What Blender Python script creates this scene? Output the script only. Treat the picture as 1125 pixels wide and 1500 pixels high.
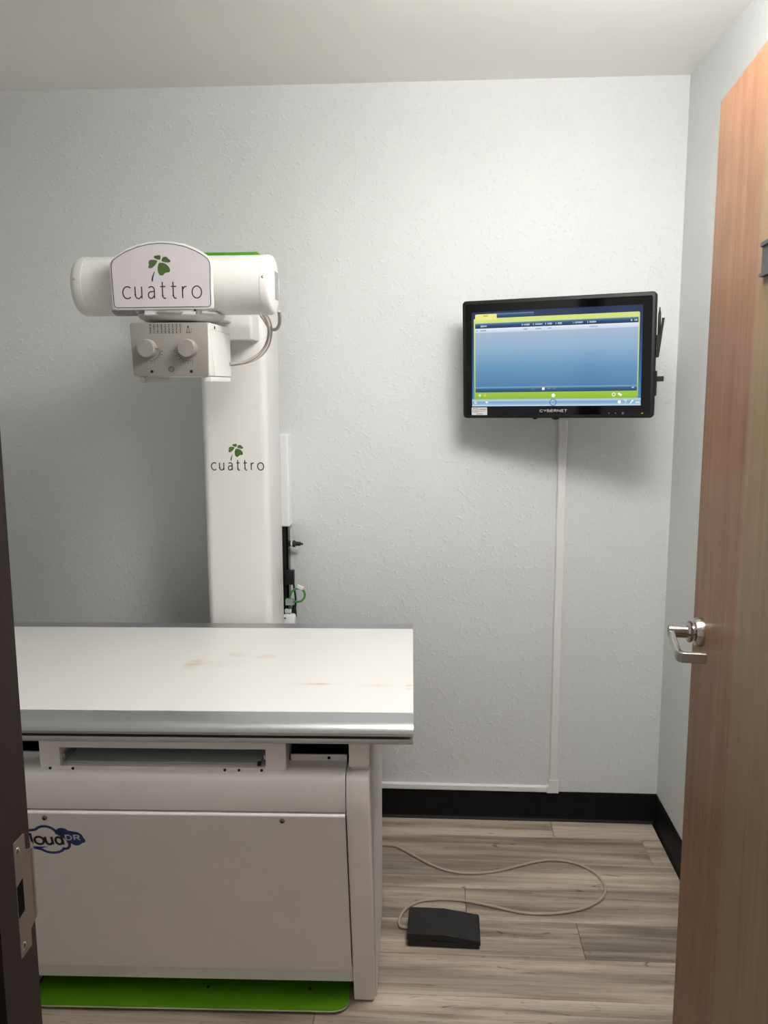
import bpy, bmesh, math, random
from mathutils import Vector, Matrix

# ------------------------------------------------------------------ camera, world, exposure
for o in list(bpy.data.objects):
    bpy.data.objects.remove(o)
scene = bpy.context.scene
C = scene.collection
V = Vector
D, XR, XL, ZC, YF = 2.776, 0.773, -1.72, 2.43, 0.79      # back wall, right wall, left wall, ceiling, front wall
H = 1.5
F_PX, PITCH, YAW, ROLL = 1233.05, 0.14918, 0.059337, -0.0038055

def camera():
    cd = bpy.data.cameras.new('camera'); co = bpy.data.objects.new('camera', cd); C.objects.link(co)
    cp, sp, cy, sy = math.cos(PITCH), math.sin(PITCH), math.cos(YAW), math.sin(YAW)
    f = V((-sy * cp, cy * cp, -sp)); r0 = V((cy, sy, 0)); u0 = r0.cross(f)
    r = r0 * math.cos(ROLL) + u0 * math.sin(ROLL); u = u0 * math.cos(ROLL) - r0 * math.sin(ROLL)
    co.matrix_world = Matrix(((r.x, u.x, -f.x, 0), (r.y, u.y, -f.y, 0), (r.z, u.z, -f.z, H), (0, 0, 0, 1)))
    cd.sensor_fit = 'VERTICAL'; cd.sensor_height = 36; cd.lens = F_PX / 1500 * 36
    cd.clip_start = 0.02
    scene.camera = co
camera()

EXPO = 0.21
vs = scene.view_settings
vs.view_transform = 'Standard'; vs.look = 'None'; vs.exposure = EXPO; vs.gamma = 1; vs.use_curve_mapping = False
world = bpy.data.worlds.new('world'); scene.world = world; world.use_nodes = True
world.node_tree.nodes['Background'].inputs[0].default_value = (1.0, 0.93, 0.86, 1)   # dim hallway light behind the camera
world.node_tree.nodes['Background'].inputs[1].default_value = 0.36
LIGHT_POWER = 34.0            # radiance of the ceiling light's diffuser
LIGHT_POS = (0.33, 1.36)
LIGHT_SIZE = (0.54, 0.28)

# ------------------------------------------------------------------ material helpers
def lin(c):
    return tuple(((v / 255) / 12.92 if v / 255 <= 0.04045 else ((v / 255 + 0.055) / 1.055) ** 2.4) for v in c)

def newmat(name):
    m = bpy.data.materials.new(name); m.use_nodes = True
    nt = m.node_tree
    return m, nt, nt.nodes['Principled BSDF']

def N(nt, kind, **kw):
    n = nt.nodes.new(kind)
    for k, v in kw.items():
        setattr(n, k, v)
    return n

def ramp(nt, src, stops):
    r = N(nt, 'ShaderNodeValToRGB'); el = r.color_ramp.elements
    while len(el) < len(stops):
        el.new(0.5)
    for e, (p, c) in zip(el, stops):
        e.position = p; e.color = (*c, 1) if len(c) == 3 else c
    nt.links.new(src, r.inputs[0])
    return r

def pm(name, col, rough=0.5, metal=0.0, var=0.06, scale=9.0, bump=0.0, bscale=60.0, spec=0.5, coat=0.0, trans=0.0):
    """painted / moulded surface: a base colour with a faint uneven tone"""
    m, nt, b = newmat(name)
    tc = N(nt, 'ShaderNodeTexCoord'); nz = N(nt, 'ShaderNodeTexNoise')
    nz.inputs['Scale'].default_value = scale; nz.inputs['Detail'].default_value = 4
    nt.links.new(tc.outputs['Object'], nz.inputs['Vector'])
    c = lin(col)
    r = ramp(nt, nz.outputs['Fac'], [(0.3, tuple(v * (1 - var) for v in c)), (0.7, tuple(min(1, v * (1 + var)) for v in c))])
    nt.links.new(r.outputs[0], b.inputs['Base Color'])
    b.inputs['Roughness'].default_value = rough; b.inputs['Metallic'].default_value = metal
    b.inputs['Specular IOR Level'].default_value = spec
    b.inputs['Coat Weight'].default_value = coat
    b.inputs['Transmission Weight'].default_value = trans
    if bump:
        n2 = N(nt, 'ShaderNodeTexNoise'); n2.inputs['Scale'].default_value = bscale; n2.inputs['Detail'].default_value = 3
        nt.links.new(tc.outputs['Object'], n2.inputs['Vector'])
        bp = N(nt, 'ShaderNodeBump'); bp.inputs['Strength'].default_value = bump; bp.inputs['Distance'].default_value = 0.002
        nt.links.new(n2.outputs['Fac'], bp.inputs['Height']); nt.links.new(bp.outputs[0], b.inputs['Normal'])
    return m

def wall_mat():
    m, nt, b = newmat('orange_peel_paint')
    tc = N(nt, 'ShaderNodeTexCoord')
    n0 = N(nt, 'ShaderNodeTexNoise'); n0.inputs['Scale'].default_value = 3; n0.inputs['Detail'].default_value = 3
    n1 = N(nt, 'ShaderNodeTexNoise'); n1.inputs['Scale'].default_value = 78; n1.inputs['Detail'].default_value = 3; n1.inputs['Roughness'].default_value = 0.6
    n2 = N(nt, 'ShaderNodeTexNoise'); n2.inputs['Scale'].default_value = 150; n2.inputs['Detail'].default_value = 2
    for n in (n0, n1, n2):
        nt.links.new(tc.outputs['Object'], n.inputs['Vector'])
    c = lin((214, 217, 217))
    r = ramp(nt, n0.outputs['Fac'], [(0.3, tuple(v * 0.98 for v in c)), (0.7, c)])
    nt.links.new(r.outputs[0], b.inputs['Base Color'])
    h = ramp(nt, n1.outputs['Fac'], [(0.56, (0, 0, 0)), (0.68, (1, 1, 1))])
    add = N(nt, 'ShaderNodeMath', operation='MULTIPLY_ADD'); add.inputs[1].default_value = 0.18
    nt.links.new(n2.outputs['Fac'], add.inputs[0]); nt.links.new(h.outputs[0], add.inputs[2])
    bp = N(nt, 'ShaderNodeBump'); bp.inputs['Strength'].default_value = 0.5; bp.inputs['Distance'].default_value = 0.002
    nt.links.new(add.outputs[0], bp.inputs['Height']); nt.links.new(bp.outputs[0], b.inputs['Normal'])
    b.inputs['Roughness'].default_value = 0.62; b.inputs['Specular IOR Level'].default_value = 0.3
    return m

def plank_mat():
    m, nt, b = newmat('weathered_vinyl_plank')
    tc = N(nt, 'ShaderNodeTexCoord'); oi = N(nt, 'ShaderNodeObjectInfo')
    off = N(nt, 'ShaderNodeVectorMath', operation='MULTIPLY_ADD')
    cmb = N(nt, 'ShaderNodeCombineXYZ')
    for k in range(3):
        nt.links.new(oi.outputs['Random'], cmb.inputs[k])
    nt.links.new(cmb.outputs[0], off.inputs[0]); off.inputs[1].default_value = (37, 91, 53)
    nt.links.new(tc.outputs['Object'], off.inputs[2])
    def nz(sc, scale, detail, dist=0.0):
        mp = N(nt, 'ShaderNodeMapping'); mp.inputs['Scale'].default_value = sc
        nt.links.new(off.outputs[0], mp.inputs[0])
        n = N(nt, 'ShaderNodeTexNoise'); n.inputs['Scale'].default_value = scale; n.inputs['Detail'].default_value = detail; n.inputs['Distortion'].default_value = dist
        nt.links.new(mp.outputs[0], n.inputs['Vector'])
        return n
    broad = nz((0.55, 8.5, 1), 2.4, 6, 0.5)
    streak = nz((0.8, 22, 1), 3.0, 5, 0.8)
    fine = nz((1.0, 16, 1), 12, 4, 0.9)
    knot = nz((1.0, 3.0, 1), 6.5, 2, 2.2)
    r1 = ramp(nt, broad.outputs['Fac'], [(0.34, lin((126, 118, 107))), (0.44, lin((150, 140, 127))), (0.50, lin((170, 157, 143))), (0.57, lin((182, 169, 153))), (0.68, lin((196, 186, 171)))])
    r2 = ramp(nt, streak.outputs['Fac'], [(0.30, (0.66, 0.64, 0.61)), (0.43, (0.88, 0.87, 0.86)), (0.55, (1.02, 1.0, 0.98)), (0.8, (1.10, 1.08, 1.06))])
    r3 = ramp(nt, fine.outputs['Fac'], [(0.31, (0.50, 0.47, 0.44)), (0.41, (1, 1, 1))])
    r4 = ramp(nt, knot.outputs['Fac'], [(0.26, (0.34, 0.30, 0.27)), (0.31, (1, 1, 1))])
    prev = r1.outputs[0]
    for r, f in ((r2, 0.75), (r3, 0.75), (r4, 0.85)):
        mx = N(nt, 'ShaderNodeMix', data_type='RGBA', blend_type='MULTIPLY'); mx.inputs[0].default_value = f
        nt.links.new(prev, mx.inputs[6]); nt.links.new(r.outputs[0], mx.inputs[7]); prev = mx.outputs[2]
    hs = N(nt, 'ShaderNodeHueSaturation')
    mr = N(nt, 'ShaderNodeMapRange'); mr.inputs[3].default_value = 0.84; mr.inputs[4].default_value = 1.12
    nt.links.new(oi.outputs['Random'], mr.inputs[0]); nt.links.new(mr.outputs[0], hs.inputs['Value']); nt.links.new(prev, hs.inputs['Color'])
    nt.links.new(hs.outputs[0], b.inputs['Base Color'])
    b.inputs['Roughness'].default_value = 0.5; b.inputs['Specular IOR Level'].default_value = 0.35
    bp = N(nt, 'ShaderNodeBump'); bp.inputs['Strength'].default_value = 0.12; bp.inputs['Distance'].default_value = 0.001
    nt.links.new(streak.outputs['Fac'], bp.inputs['Height']); nt.links.new(bp.outputs[0], b.inputs['Normal'])
    return m

def veneer_mat():
    """birch veneer in upright leaves of two tones; local x runs from the latch edge to the hinges"""
    m, nt, b = newmat('birch_veneer')
    tc = N(nt, 'ShaderNodeTexCoord')
    mp = N(nt, 'ShaderNodeMapping'); mp.inputs['Scale'].default_value = (22, 22, 0.7)
    nt.links.new(tc.outputs['Object'], mp.inputs[0])
    n = N(nt, 'ShaderNodeTexNoise'); n.inputs['Scale'].default_value = 3; n.inputs['Detail'].default_value = 6; n.inputs['Distortion'].default_value = 0.4
    nt.links.new(mp.outputs[0], n.inputs['Vector'])
    ra = ramp(nt, n.outputs['Fac'], [(0.25, lin((116, 82, 58))), (0.55, lin((132, 96, 70))), (0.8, lin((141, 106, 79)))])
    rb = ramp(nt, n.outputs['Fac'], [(0.25, lin((121, 97, 71))), (0.55, lin((133, 110, 82))), (0.8, lin((142, 119, 92)))])
    sx = N(nt, 'ShaderNodeSeparateXYZ'); nt.links.new(tc.outputs['Object'], sx.inputs[0])
    st = N(nt, 'ShaderNodeMath', operation='GREATER_THAN'); st.inputs[1].default_value = 0.31 - 0.4575
    nt.links.new(sx.outputs[0], st.inputs[0])
    mx = N(nt, 'ShaderNodeMix', data_type='RGBA')
    nt.links.new(st.outputs[0], mx.inputs[0]); nt.links.new(ra.outputs[0], mx.inputs[6]); nt.links.new(rb.outputs[0], mx.inputs[7])
    fg = N(nt, 'ShaderNodeMapping'); fg.inputs['Scale'].default_value = (6, 6, 9); fg.inputs['Rotation'].default_value = (0, 0.9, 0)  # diagonal mottling in the colour imitates the lamp lens's wavy light patches
    nt.links.new(tc.outputs['Object'], fg.inputs[0])
    n3 = N(nt, 'ShaderNodeTexNoise'); n3.inputs['Scale'].default_value = 1.6; n3.inputs['Detail'].default_value = 1.5
    nt.links.new(fg.outputs[0], n3.inputs['Vector'])
    r3 = ramp(nt, n3.outputs['Fac'], [(0.3, (0.86, 0.85, 0.84)), (0.7, (1.0, 1.0, 1.0))])
    mf = N(nt, 'ShaderNodeMix', data_type='RGBA', blend_type='MULTIPLY'); mf.inputs[0].default_value = 1.0
    nt.links.new(mx.outputs[2], mf.inputs[6]); nt.links.new(r3.outputs[0], mf.inputs[7])
    nt.links.new(mf.outputs[2], b.inputs['Base Color'])
    wv = N(nt, 'ShaderNodeMapping'); wv.inputs['Scale'].default_value = (9, 9, 5); wv.inputs['Rotation'].default_value = (0, 0.6, 0)
    nt.links.new(tc.outputs['Object'], wv.inputs[0])
    n2 = N(nt, 'ShaderNodeTexNoise'); n2.inputs['Scale'].default_value = 1.3; n2.inputs['Detail'].default_value = 1
    nt.links.new(wv.outputs[0], n2.inputs['Vector'])
    bp = N(nt, 'ShaderNodeBump'); bp.inputs['Strength'].default_value = 0.35; bp.inputs['Distance'].default_value = 0.004
    nt.links.new(n2.outputs['Fac'], bp.inputs['Height']); nt.links.new(bp.outputs[0], b.inputs['Normal'])
    b.inputs['Roughness'].default_value = 0.45; b.inputs['Specular IOR Level'].default_value = 0.28
    return m

def tabletop_mat(center):
    m, nt, b = newmat('white_laminate_with_stains')
    tc = N(nt, 'ShaderNodeTexCoord')
    nz = N(nt, 'ShaderNodeTexNoise'); nz.inputs['Scale'].default_value = 34; nz.inputs['Detail'].default_value = 5
    mp = N(nt, 'ShaderNodeMapping'); mp.inputs['Scale'].default_value = (0.5, 1.4, 1); nt.links.new(tc.outputs['Object'], mp.inputs[0]); nt.links.new(mp.outputs[0], nz.inputs['Vector'])
    nm = ramp(nt, nz.outputs['Fac'], [(0.42, (0.12, 0.12, 0.12)), (0.62, (1, 1, 1))])
    total = None
    # smears as they lie on the top: centre (x, y), half sizes, strength
    for (x, y, sx, sy, k) in ((-0.255, 1.905, 0.075, 0.010, 0.75), (-0.29, 1.908, 0.05, 0.006, 0.8), (-0.12, 1.902, 0.07, 0.014, 0.5), (-0.05, 1.899, 0.014, 0.035, 0.9),
                              (-0.60, 2.05, 0.035, 0.06, 0.55), (-0.50, 2.125, 0.06, 0.03, 0.55), (-0.53, 2.05, 0.10, 0.05, 0.3), (-0.43, 2.11, 0.05, 0.03, 0.3)):
        s = N(nt, 'ShaderNodeVectorMath', operation='SUBTRACT'); s.inputs[1].default_value = (x - center[0], y - center[1], 0)
        nt.links.new(tc.outputs['Object'], s.inputs[0])
        d = N(nt, 'ShaderNodeVectorMath', operation='MULTIPLY'); d.inputs[1].default_value = (1 / sx, 1 / sy, 0)
        nt.links.new(s.outputs[0], d.inputs[0])
        L = N(nt, 'ShaderNodeVectorMath', operation='LENGTH'); nt.links.new(d.outputs[0], L.inputs[0])
        mr = N(nt, 'ShaderNodeMapRange', interpolation_type='SMOOTHSTEP'); mr.inputs[1].default_value = 0.2; mr.inputs[2].default_value = 1.0; mr.inputs[3].default_value = k; mr.inputs[4].default_value = 0
        nt.links.new(L.outputs['Value'], mr.inputs[0])
        if total is None:
            total = mr.outputs[0]
        else:
            a = N(nt, 'ShaderNodeMath', operation='MAXIMUM'); nt.links.new(total, a.inputs[0]); nt.links.new(mr.outputs[0], a.inputs[1]); total = a.outputs[0]
    mu = N(nt, 'ShaderNodeMath', operation='MULTIPLY'); nt.links.new(total, mu.inputs[0]); nt.links.new(nm.outputs[0], mu.inputs[1])
    mx = N(nt, 'ShaderNodeMix', data_type='RGBA'); mx.inputs[6].default_value = (*lin((230, 230, 227)), 1); mx.inputs[7].default_value = (*lin((206, 170, 132)), 1)
    nt.links.new(mu.outputs[0], mx.inputs[0]); nt.links.new(mx.outputs[2], b.inputs['Base Color'])
    b.inputs['Roughness'].default_value = 0.35
    return m

def brushed(name, col, rough=0.35, axis=0):
    m, nt, b = newmat(name)
    tc = N(nt, 'ShaderNodeTexCoord'); mp = N(nt, 'ShaderNodeMapping')
    sc = [180, 180, 180]; sc[axis] = 2; mp.inputs['Scale'].default_value = sc
    nt.links.new(tc.outputs['Object'], mp.inputs[0])
    n = N(nt, 'ShaderNodeTexNoise'); n.inputs['Scale'].default_value = 2; nt.links.new(mp.outputs[0], n.inputs['Vector'])
    c = lin(col)
    r = ramp(nt, n.outputs['Fac'], [(0.3, tuple(v * 0.9 for v in c)), (0.7, c)])
    nt.links.new(r.outputs[0], b.inputs['Base Color'])
    b.inputs['Metallic'].default_value = 1; b.inputs['Roughness'].default_value = rough
    return m

def emit(name, top, bottom=None, v0=0, v1=1, k=1.0):
    """lit screen colour, optionally a printed gradient along the local up axis"""
    m, nt, b = newmat(name)
    b.inputs['Base Color'].default_value = (0.01, 0.01, 0.01, 1); b.inputs['Roughness'].default_value = 0.12
    b.inputs['Emission Strength'].default_value = k / (2 ** EXPO)
    if bottom is None:
        b.inputs['Emission Color'].default_value = (*lin(top), 1)
    else:
        tc = N(nt, 'ShaderNodeTexCoord'); s = N(nt, 'ShaderNodeSeparateXYZ'); nt.links.new(tc.outputs['Generated'], s.inputs[0])
        stops = bottom if isinstance(bottom, list) else [(0, bottom), (1, top)]
        r = ramp(nt, s.outputs[2], [(p, lin(c)) for p, c in stops])
        nt.links.new(r.outputs[0], b.inputs['Emission Color'])
    return m

M = {}
M['wall'] = wall_mat()
M['ceiling'] = pm('white_ceiling_paint', (248, 245, 241), 0.7, var=0.01, bump=0.15, bscale=90)
M['plank'] = plank_mat()
M['slab'] = pm('floor_seam', (52, 46, 40), 0.8)
M['rubber'] = pm('black_rubber_base', (9, 9, 10), 0.5, var=0.15, scale=4, spec=0.22)
M['white'] = pm('white_powder_coat', (220, 219, 216), 0.42, var=0.015, bump=0.04, bscale=900)
M['white2'] = pm('white_enamel', (226, 226, 223), 0.30, var=0.012)
M['body'] = pm('off_white_powder_coat', (234, 229, 227), 0.45, var=0.02, bump=0.05, bscale=900)
M['plastic_white'] = pm('white_plastic', (236, 238, 240), 0.4, var=0.02)
M['race'] = pm('white_raceway_plastic', (226, 226, 225), 0.45, var=0.02)
M['sign'] = pm('sign_face', (214, 208, 214), 0.35, var=0.01)
M['green_cap'] = pm('green_enamel', (74, 150, 26), 0.35, var=0.06)
M['green_plate'] = pm('lime_green_powder_coat', (98, 160, 20), 0.4, var=0.05)
M['cream'] = pm('cream_plate_edge', (206, 212, 176), 0.5)
M['dark_metal'] = pm('darkened_metal', (118, 108, 98), 0.4, metal=0.5, var=0.12, scale=40)  # colour darkened, standing in for the dark surroundings the strike plate reflects
M['leaf'] = pm('printed_leaf_green', (72, 100, 46), 0.5, var=0.1, scale=60)
M['ink'] = pm('printed_grey_ink', (58, 62, 70), 0.5)
M['navy'] = pm('printed_navy_ink', (28, 52, 116), 0.5)
M['ink_black'] = pm('printed_black_ink', (26, 26, 28), 0.5)
M['alu'] = brushed('brushed_aluminium', (202, 204, 206), 0.42)
M['alu_face'] = pm('satin_grey_face', (152, 149, 143), 0.42, metal=0.15, var=0.02)
M['nickel'] = brushed('satin_nickel', (190, 186, 180), 0.22, 1)
M['steel'] = pm('cast_metal', (186, 186, 184), 0.32, metal=0.6)
M['knob'] = pm('grey_knob', (150, 147, 142), 0.42, metal=0.2, var=0.03)
M['detector'] = pm('grey_detector_plate', (176, 184, 186), 0.35, var=0.04)
M['black'] = pm('black_plastic', (16, 16, 17), 0.38, var=0.15)
M['black_in'] = pm('black_shade_and_parts', (8, 8, 9), 0.8, spec=0.08)  # black parts and holes; also stands in for shade in the table gap
M['pedal'] = pm('black_textured_pedal', (14, 14, 15), 0.55, var=0.2, bump=0.3, bscale=500)
M['glass'] = pm('monitor_glass', (5, 5, 6), 0.06, var=0.1)
M['bezel'] = pm('dark_bezel_plastic', (15, 15, 16), 0.5, var=0.1, spec=0.35)
M['frame'] = pm('dark_brown_door_frame', (44, 37, 34), 0.6, var=0.06, bump=0.08, bscale=300, spec=0.12)
M['veneer'] = veneer_mat()
M['grey_plate'] = pm('dark_grey_sign_holder', (62, 62, 65), 0.5)
M['cable'] = pm('grey_cable', (168, 162, 154), 0.45)
M['tancable'] = pm('tan_grey_cord', (164, 151, 136), 0.5)
M['green_wire'] = pm('green_wire_jacket', (62, 138, 58), 0.35)
M['clear'] = pm('frosted_clear_connector', (150, 156, 156), 0.25)
M['sticker'] = pm('silver_sticker', (205, 206, 205), 0.4)
M['grey_label'] = pm('grey_label', (150, 152, 156), 0.5, var=0.2, scale=90)
M['led'] = emit('led_green', (170, 190, 60))

# ------------------------------------------------------------------ object helpers
ABS = {}

def empty(name, loc, label=None, cat=None, group=None, kind=None, mat=None):
    o = bpy.data.objects.new(name, None); C.objects.link(o); o.empty_display_size = 0.05
    if mat is not None:
        o.matrix_world = mat; ABS[o.name] = V((0, 0, 0))
    else:
        o.location = loc; ABS[o.name] = V(loc)
    tag(o, label, cat, group, kind)
    return o

def tag(o, label=None, cat=None, group=None, kind=None):
    if label: o['label'] = label
    if cat: o['category'] = cat
    if group: o['group'] = group
    if kind: o['kind'] = kind

def obj(name, bm, mat, parent=None, smooth=None, base=False, label=None, origin=None):
    """link a bmesh, given in the thing's coordinates, as one mesh object with its origin at its own centre (or base)"""
    vs_ = [v.co for v in bm.verts]
    lo = V([min(c[k] for c in vs_) for k in range(3)]); hi = V([max(c[k] for c in vs_) for k in range(3)])
    c = (lo + hi) / 2
    if base: c.z = lo.z
    if origin is not None: c = V(origin)
    bmesh.ops.translate(bm, verts=bm.verts, vec=-c)
    bmesh.ops.recalc_face_normals(bm, faces=bm.faces)
    me = bpy.data.meshes.new(name); bm.to_mesh(me); bm.free()
    me.materials.append(mat)
    o = bpy.data.objects.new(name, me); C.objects.link(o)
    if smooth:
        for p in me.polygons: p.use_smooth = True
        me.set_sharp_from_angle(angle=math.radians(smooth))
    o.parent = parent
    o.location = c - (ABS[parent.name] if parent else V((0, 0, 0)))
    ABS[o.name] = c
    if label: o['label'] = label
    return o

def box(bm, x0, x1, y0, y1, z0, z1, bev=0.0, seg=2):
    r = bmesh.ops.create_cube(bm, size=1)
    vs_ = r['verts']
    for v in vs_:
        v.co = V(((x0 + x1) / 2 + v.co.x * (x1 - x0), (y0 + y1) / 2 + v.co.y * (y1 - y0), (z0 + z1) / 2 + v.co.z * (z1 - z0)))
    if bev:
        es = list({e for v in vs_ for e in v.link_edges})
        bmesh.ops.bevel(bm, geom=es, offset=bev, segments=seg, affect='EDGES', profile=0.5)
    return bm

def B(*a, **k):
    return box(bmesh.new(), *a, **k)

def prism(pts, f, a, b, bev=0.0, seg=2, bm=None):
    """extrude the 2D outline pts between a and b; f(u, v, w) -> point"""
    bm = bm or bmesh.new()
    A = [bm.verts.new(f(u, v, a)) for u, v in pts]; Bv = [bm.verts.new(f(u, v, b)) for u, v in pts]
    n = len(pts)
    f1 = bm.faces.new(A); f2 = bm.faces.new(list(reversed(Bv)))
    for i in range(n):
        bm.faces.new((A[i], Bv[i], Bv[(i + 1) % n], A[(i + 1) % n]))
    bmesh.ops.recalc_face_normals(bm, faces=bm.faces)
    if bev:
        es = list({e for fc in (f1, f2) for e in fc.edges})
        bmesh.ops.bevel(bm, geom=es, offset=bev, segments=seg, affect='EDGES', profile=0.5)
    return bm

FX = lambda u, v, w: V((w, u, v))      # outline in (y, z), extruded along x
FY = lambda u, v, w: V((u, w, v))      # outline in (x, z), extruded along y
FZ = lambda u, v, w: V((u, v, w))      # outline in (x, y), extruded along z

def lathe(profile, o, axis, seg=40, bm=None):
    """profile [(radius, along)] turned about the axis through o"""
    bm = bm or bmesh.new()
    ax = V(axis).normalized(); t = V((0, 0, 1)) if abs(ax.z) < 0.9 else V((1, 0, 0))
    e1 = ax.cross(t).normalized(); e2 = ax.cross(e1)
    rings = []
    for r, h in profile:
        if r < 1e-6:
            rings.append([bm.verts.new(V(o) + ax * h)])
        else:
            rings.append([bm.verts.new(V(o) + ax * h + (e1 * math.cos(2 * math.pi * i / seg) + e2 * math.sin(2 * math.pi * i / seg)) * r) for i in range(seg)])
    for p, q in zip(rings, rings[1:]):
        for i in range(seg):
            j = (i + 1) % seg
            if len(p) == 1 and len(q) > 1: bm.faces.new((p[0], q[i], q[j]))
            elif len(q) == 1 and len(p) > 1: bm.faces.new((p[i], p[j], q[0]))
            elif len(p) > 1: bm.faces.new((p[i], p[j], q[j], q[i]))
    for rg in (rings[0], rings[-1]):
        if len(rg) > 1: bm.faces.new(rg)
    bmesh.ops.recalc_face_normals(bm, faces=bm.faces)
    return bm

def smooth_path(pts, n=8):
    P = [V(p) for p in pts]; out = []
    for i in range(len(P) - 1):
        a = P[max(0, i - 1)]; b = P[i]; c = P[i + 1]; d = P[min(len(P) - 1, i + 2)]
        for k in range(n):
            t = k / n
            out.append(0.5 * ((2 * b) + (c - a) * t + (2 * a - 5 * b + 4 * c - d) * t * t + (3 * b - a - 3 * c + d) * t ** 3))
    out.append(P[-1])
    return out

def tube(pts, r, seg=8, smooth=8, bm=None):
    bm = bm or bmesh.new()
    P = smooth_path(pts, smooth) if smooth else [V(p) for p in pts]
    rings = []; up = V((0, 0, 1))
    t0 = (P[1] - P[0]).normalized()
    if abs(t0.dot(up)) > 0.9: up = V((1, 0, 0))
    e1 = t0.cross(up).normalized()
    for i, p in enumerate(P):
        t = (P[min(i + 1, len(P) - 1)] - P[max(i - 1, 0)]).normalized()
        e1 = (e1 - t * e1.dot(t)).normalized(); e2 = t.cross(e1)
        rings.append([bm.verts.new(p + (e1 * math.cos(2 * math.pi * k / seg) + e2 * math.sin(2 * math.pi * k / seg)) * r) for k in range(seg)])
    for a, b in zip(rings, rings[1:]):
        for k in range(seg):
            bm.faces.new((a[k], a[(k + 1) % seg], b[(k + 1) % seg], b[k]))
    bm.faces.new(rings[0]); bm.faces.new(list(reversed(rings[-1])))
    bmesh.ops.recalc_face_normals(bm, faces=bm.faces)
    return bm

def rrect(x0, x1, y0, y1, r, n=5):
    out = []
    for cx, cy, a0 in ((x1 - r, y1 - r, 0), (x0 + r, y1 - r, 90), (x0 + r, y0 + r, 180), (x1 - r, y0 + r, 270)):
        for k in range(n + 1):
            a = math.radians(a0 + 90 * k / n); out.append((cx + r * math.cos(a), cy + r * math.sin(a)))
    return out

# flat print: strokes and outlines laid on a surface, f(u, v, w) -> point with w the height above the surface
def strokes(lines, width, f, t=0.0004, bm=None, closed=()):
    bm = bm or bmesh.new()
    for li, L in enumerate(lines):
        P = [V((p[0], p[1])) for p in L]
        cl = (P[0] - P[-1]).length < 1e-6 and len(P) > 3
        if cl: P = P[:-1]
        n = len(P); left = []; right = []
        for i in range(n):
            a = P[(i - 1) % n] if (cl or i > 0) else None
            c = P[(i + 1) % n] if (cl or i < n - 1) else None
            d1 = (P[i] - a).normalized() if a is not None else None
            d2 = (c - P[i]).normalized() if c is not None else None
            if d1 is None: d1 = d2
            if d2 is None: d2 = d1
            n1 = V((-d1.y, d1.x)); n2 = V((-d2.y, d2.x)); nn = (n1 + n2)
            nn = n1 if nn.length < 1e-6 else nn.normalized()
            k = width / 2 / max(0.5, nn.dot(n1))
            left.append(P[i] + nn * k); right.append(P[i] - nn * k)
        lo = [(bm.verts.new(f(a.x, a.y, t)), bm.verts.new(f(b.x, b.y, t))) for a, b in zip(left, right)]
        dn = [(bm.verts.new(f(a.x, a.y, 0)), bm.verts.new(f(b.x, b.y, 0))) for a, b in zip(left, right)]
        rng = range(n) if cl else range(n - 1)
        for i in rng:
            j = (i + 1) % n
            bm.faces.new((lo[i][0], lo[j][0], lo[j][1], lo[i][1]))
            bm.faces.new((lo[i][0], dn[i][0], dn[j][0], lo[j][0])); bm.faces.new((lo[i][1], lo[j][1], dn[j][1], dn[i][1]))
        if not cl:
            bm.faces.new((lo[0][0], lo[0][1], dn[0][1], dn[0][0])); bm.faces.new((lo[-1][1], lo[-1][0], dn[-1][0], dn[-1][1]))
    return bm

def patch(outlines, f, t=0.0004, bm=None):
    bm = bm or bmesh.new()
    for pts in outlines:
        A = [bm.verts.new(f(u, v, 0)) for u, v in pts]; T = [bm.verts.new(f(u, v, t)) for u, v in pts]
        bm.faces.new(T); n = len(pts)
        for i in range(n):
            bm.faces.new((A[i], A[(i + 1) % n], T[(i + 1) % n], T[i]))
    return bm

def arc(cx, cy, rx, ry, a0, a1, n=14):
    return [(cx + rx * math.cos(math.radians(a0 + (a1 - a0) * k / n)), cy + ry * math.sin(math.radians(a0 + (a1 - a0) * k / n))) for k in range(n + 1)]

def disc(cx, cy, r, n=16):
    return [(cx + r * math.cos(2 * math.pi * k / n), cy + r * math.sin(2 * math.pi * k / n)) for k in range(n)]

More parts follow.
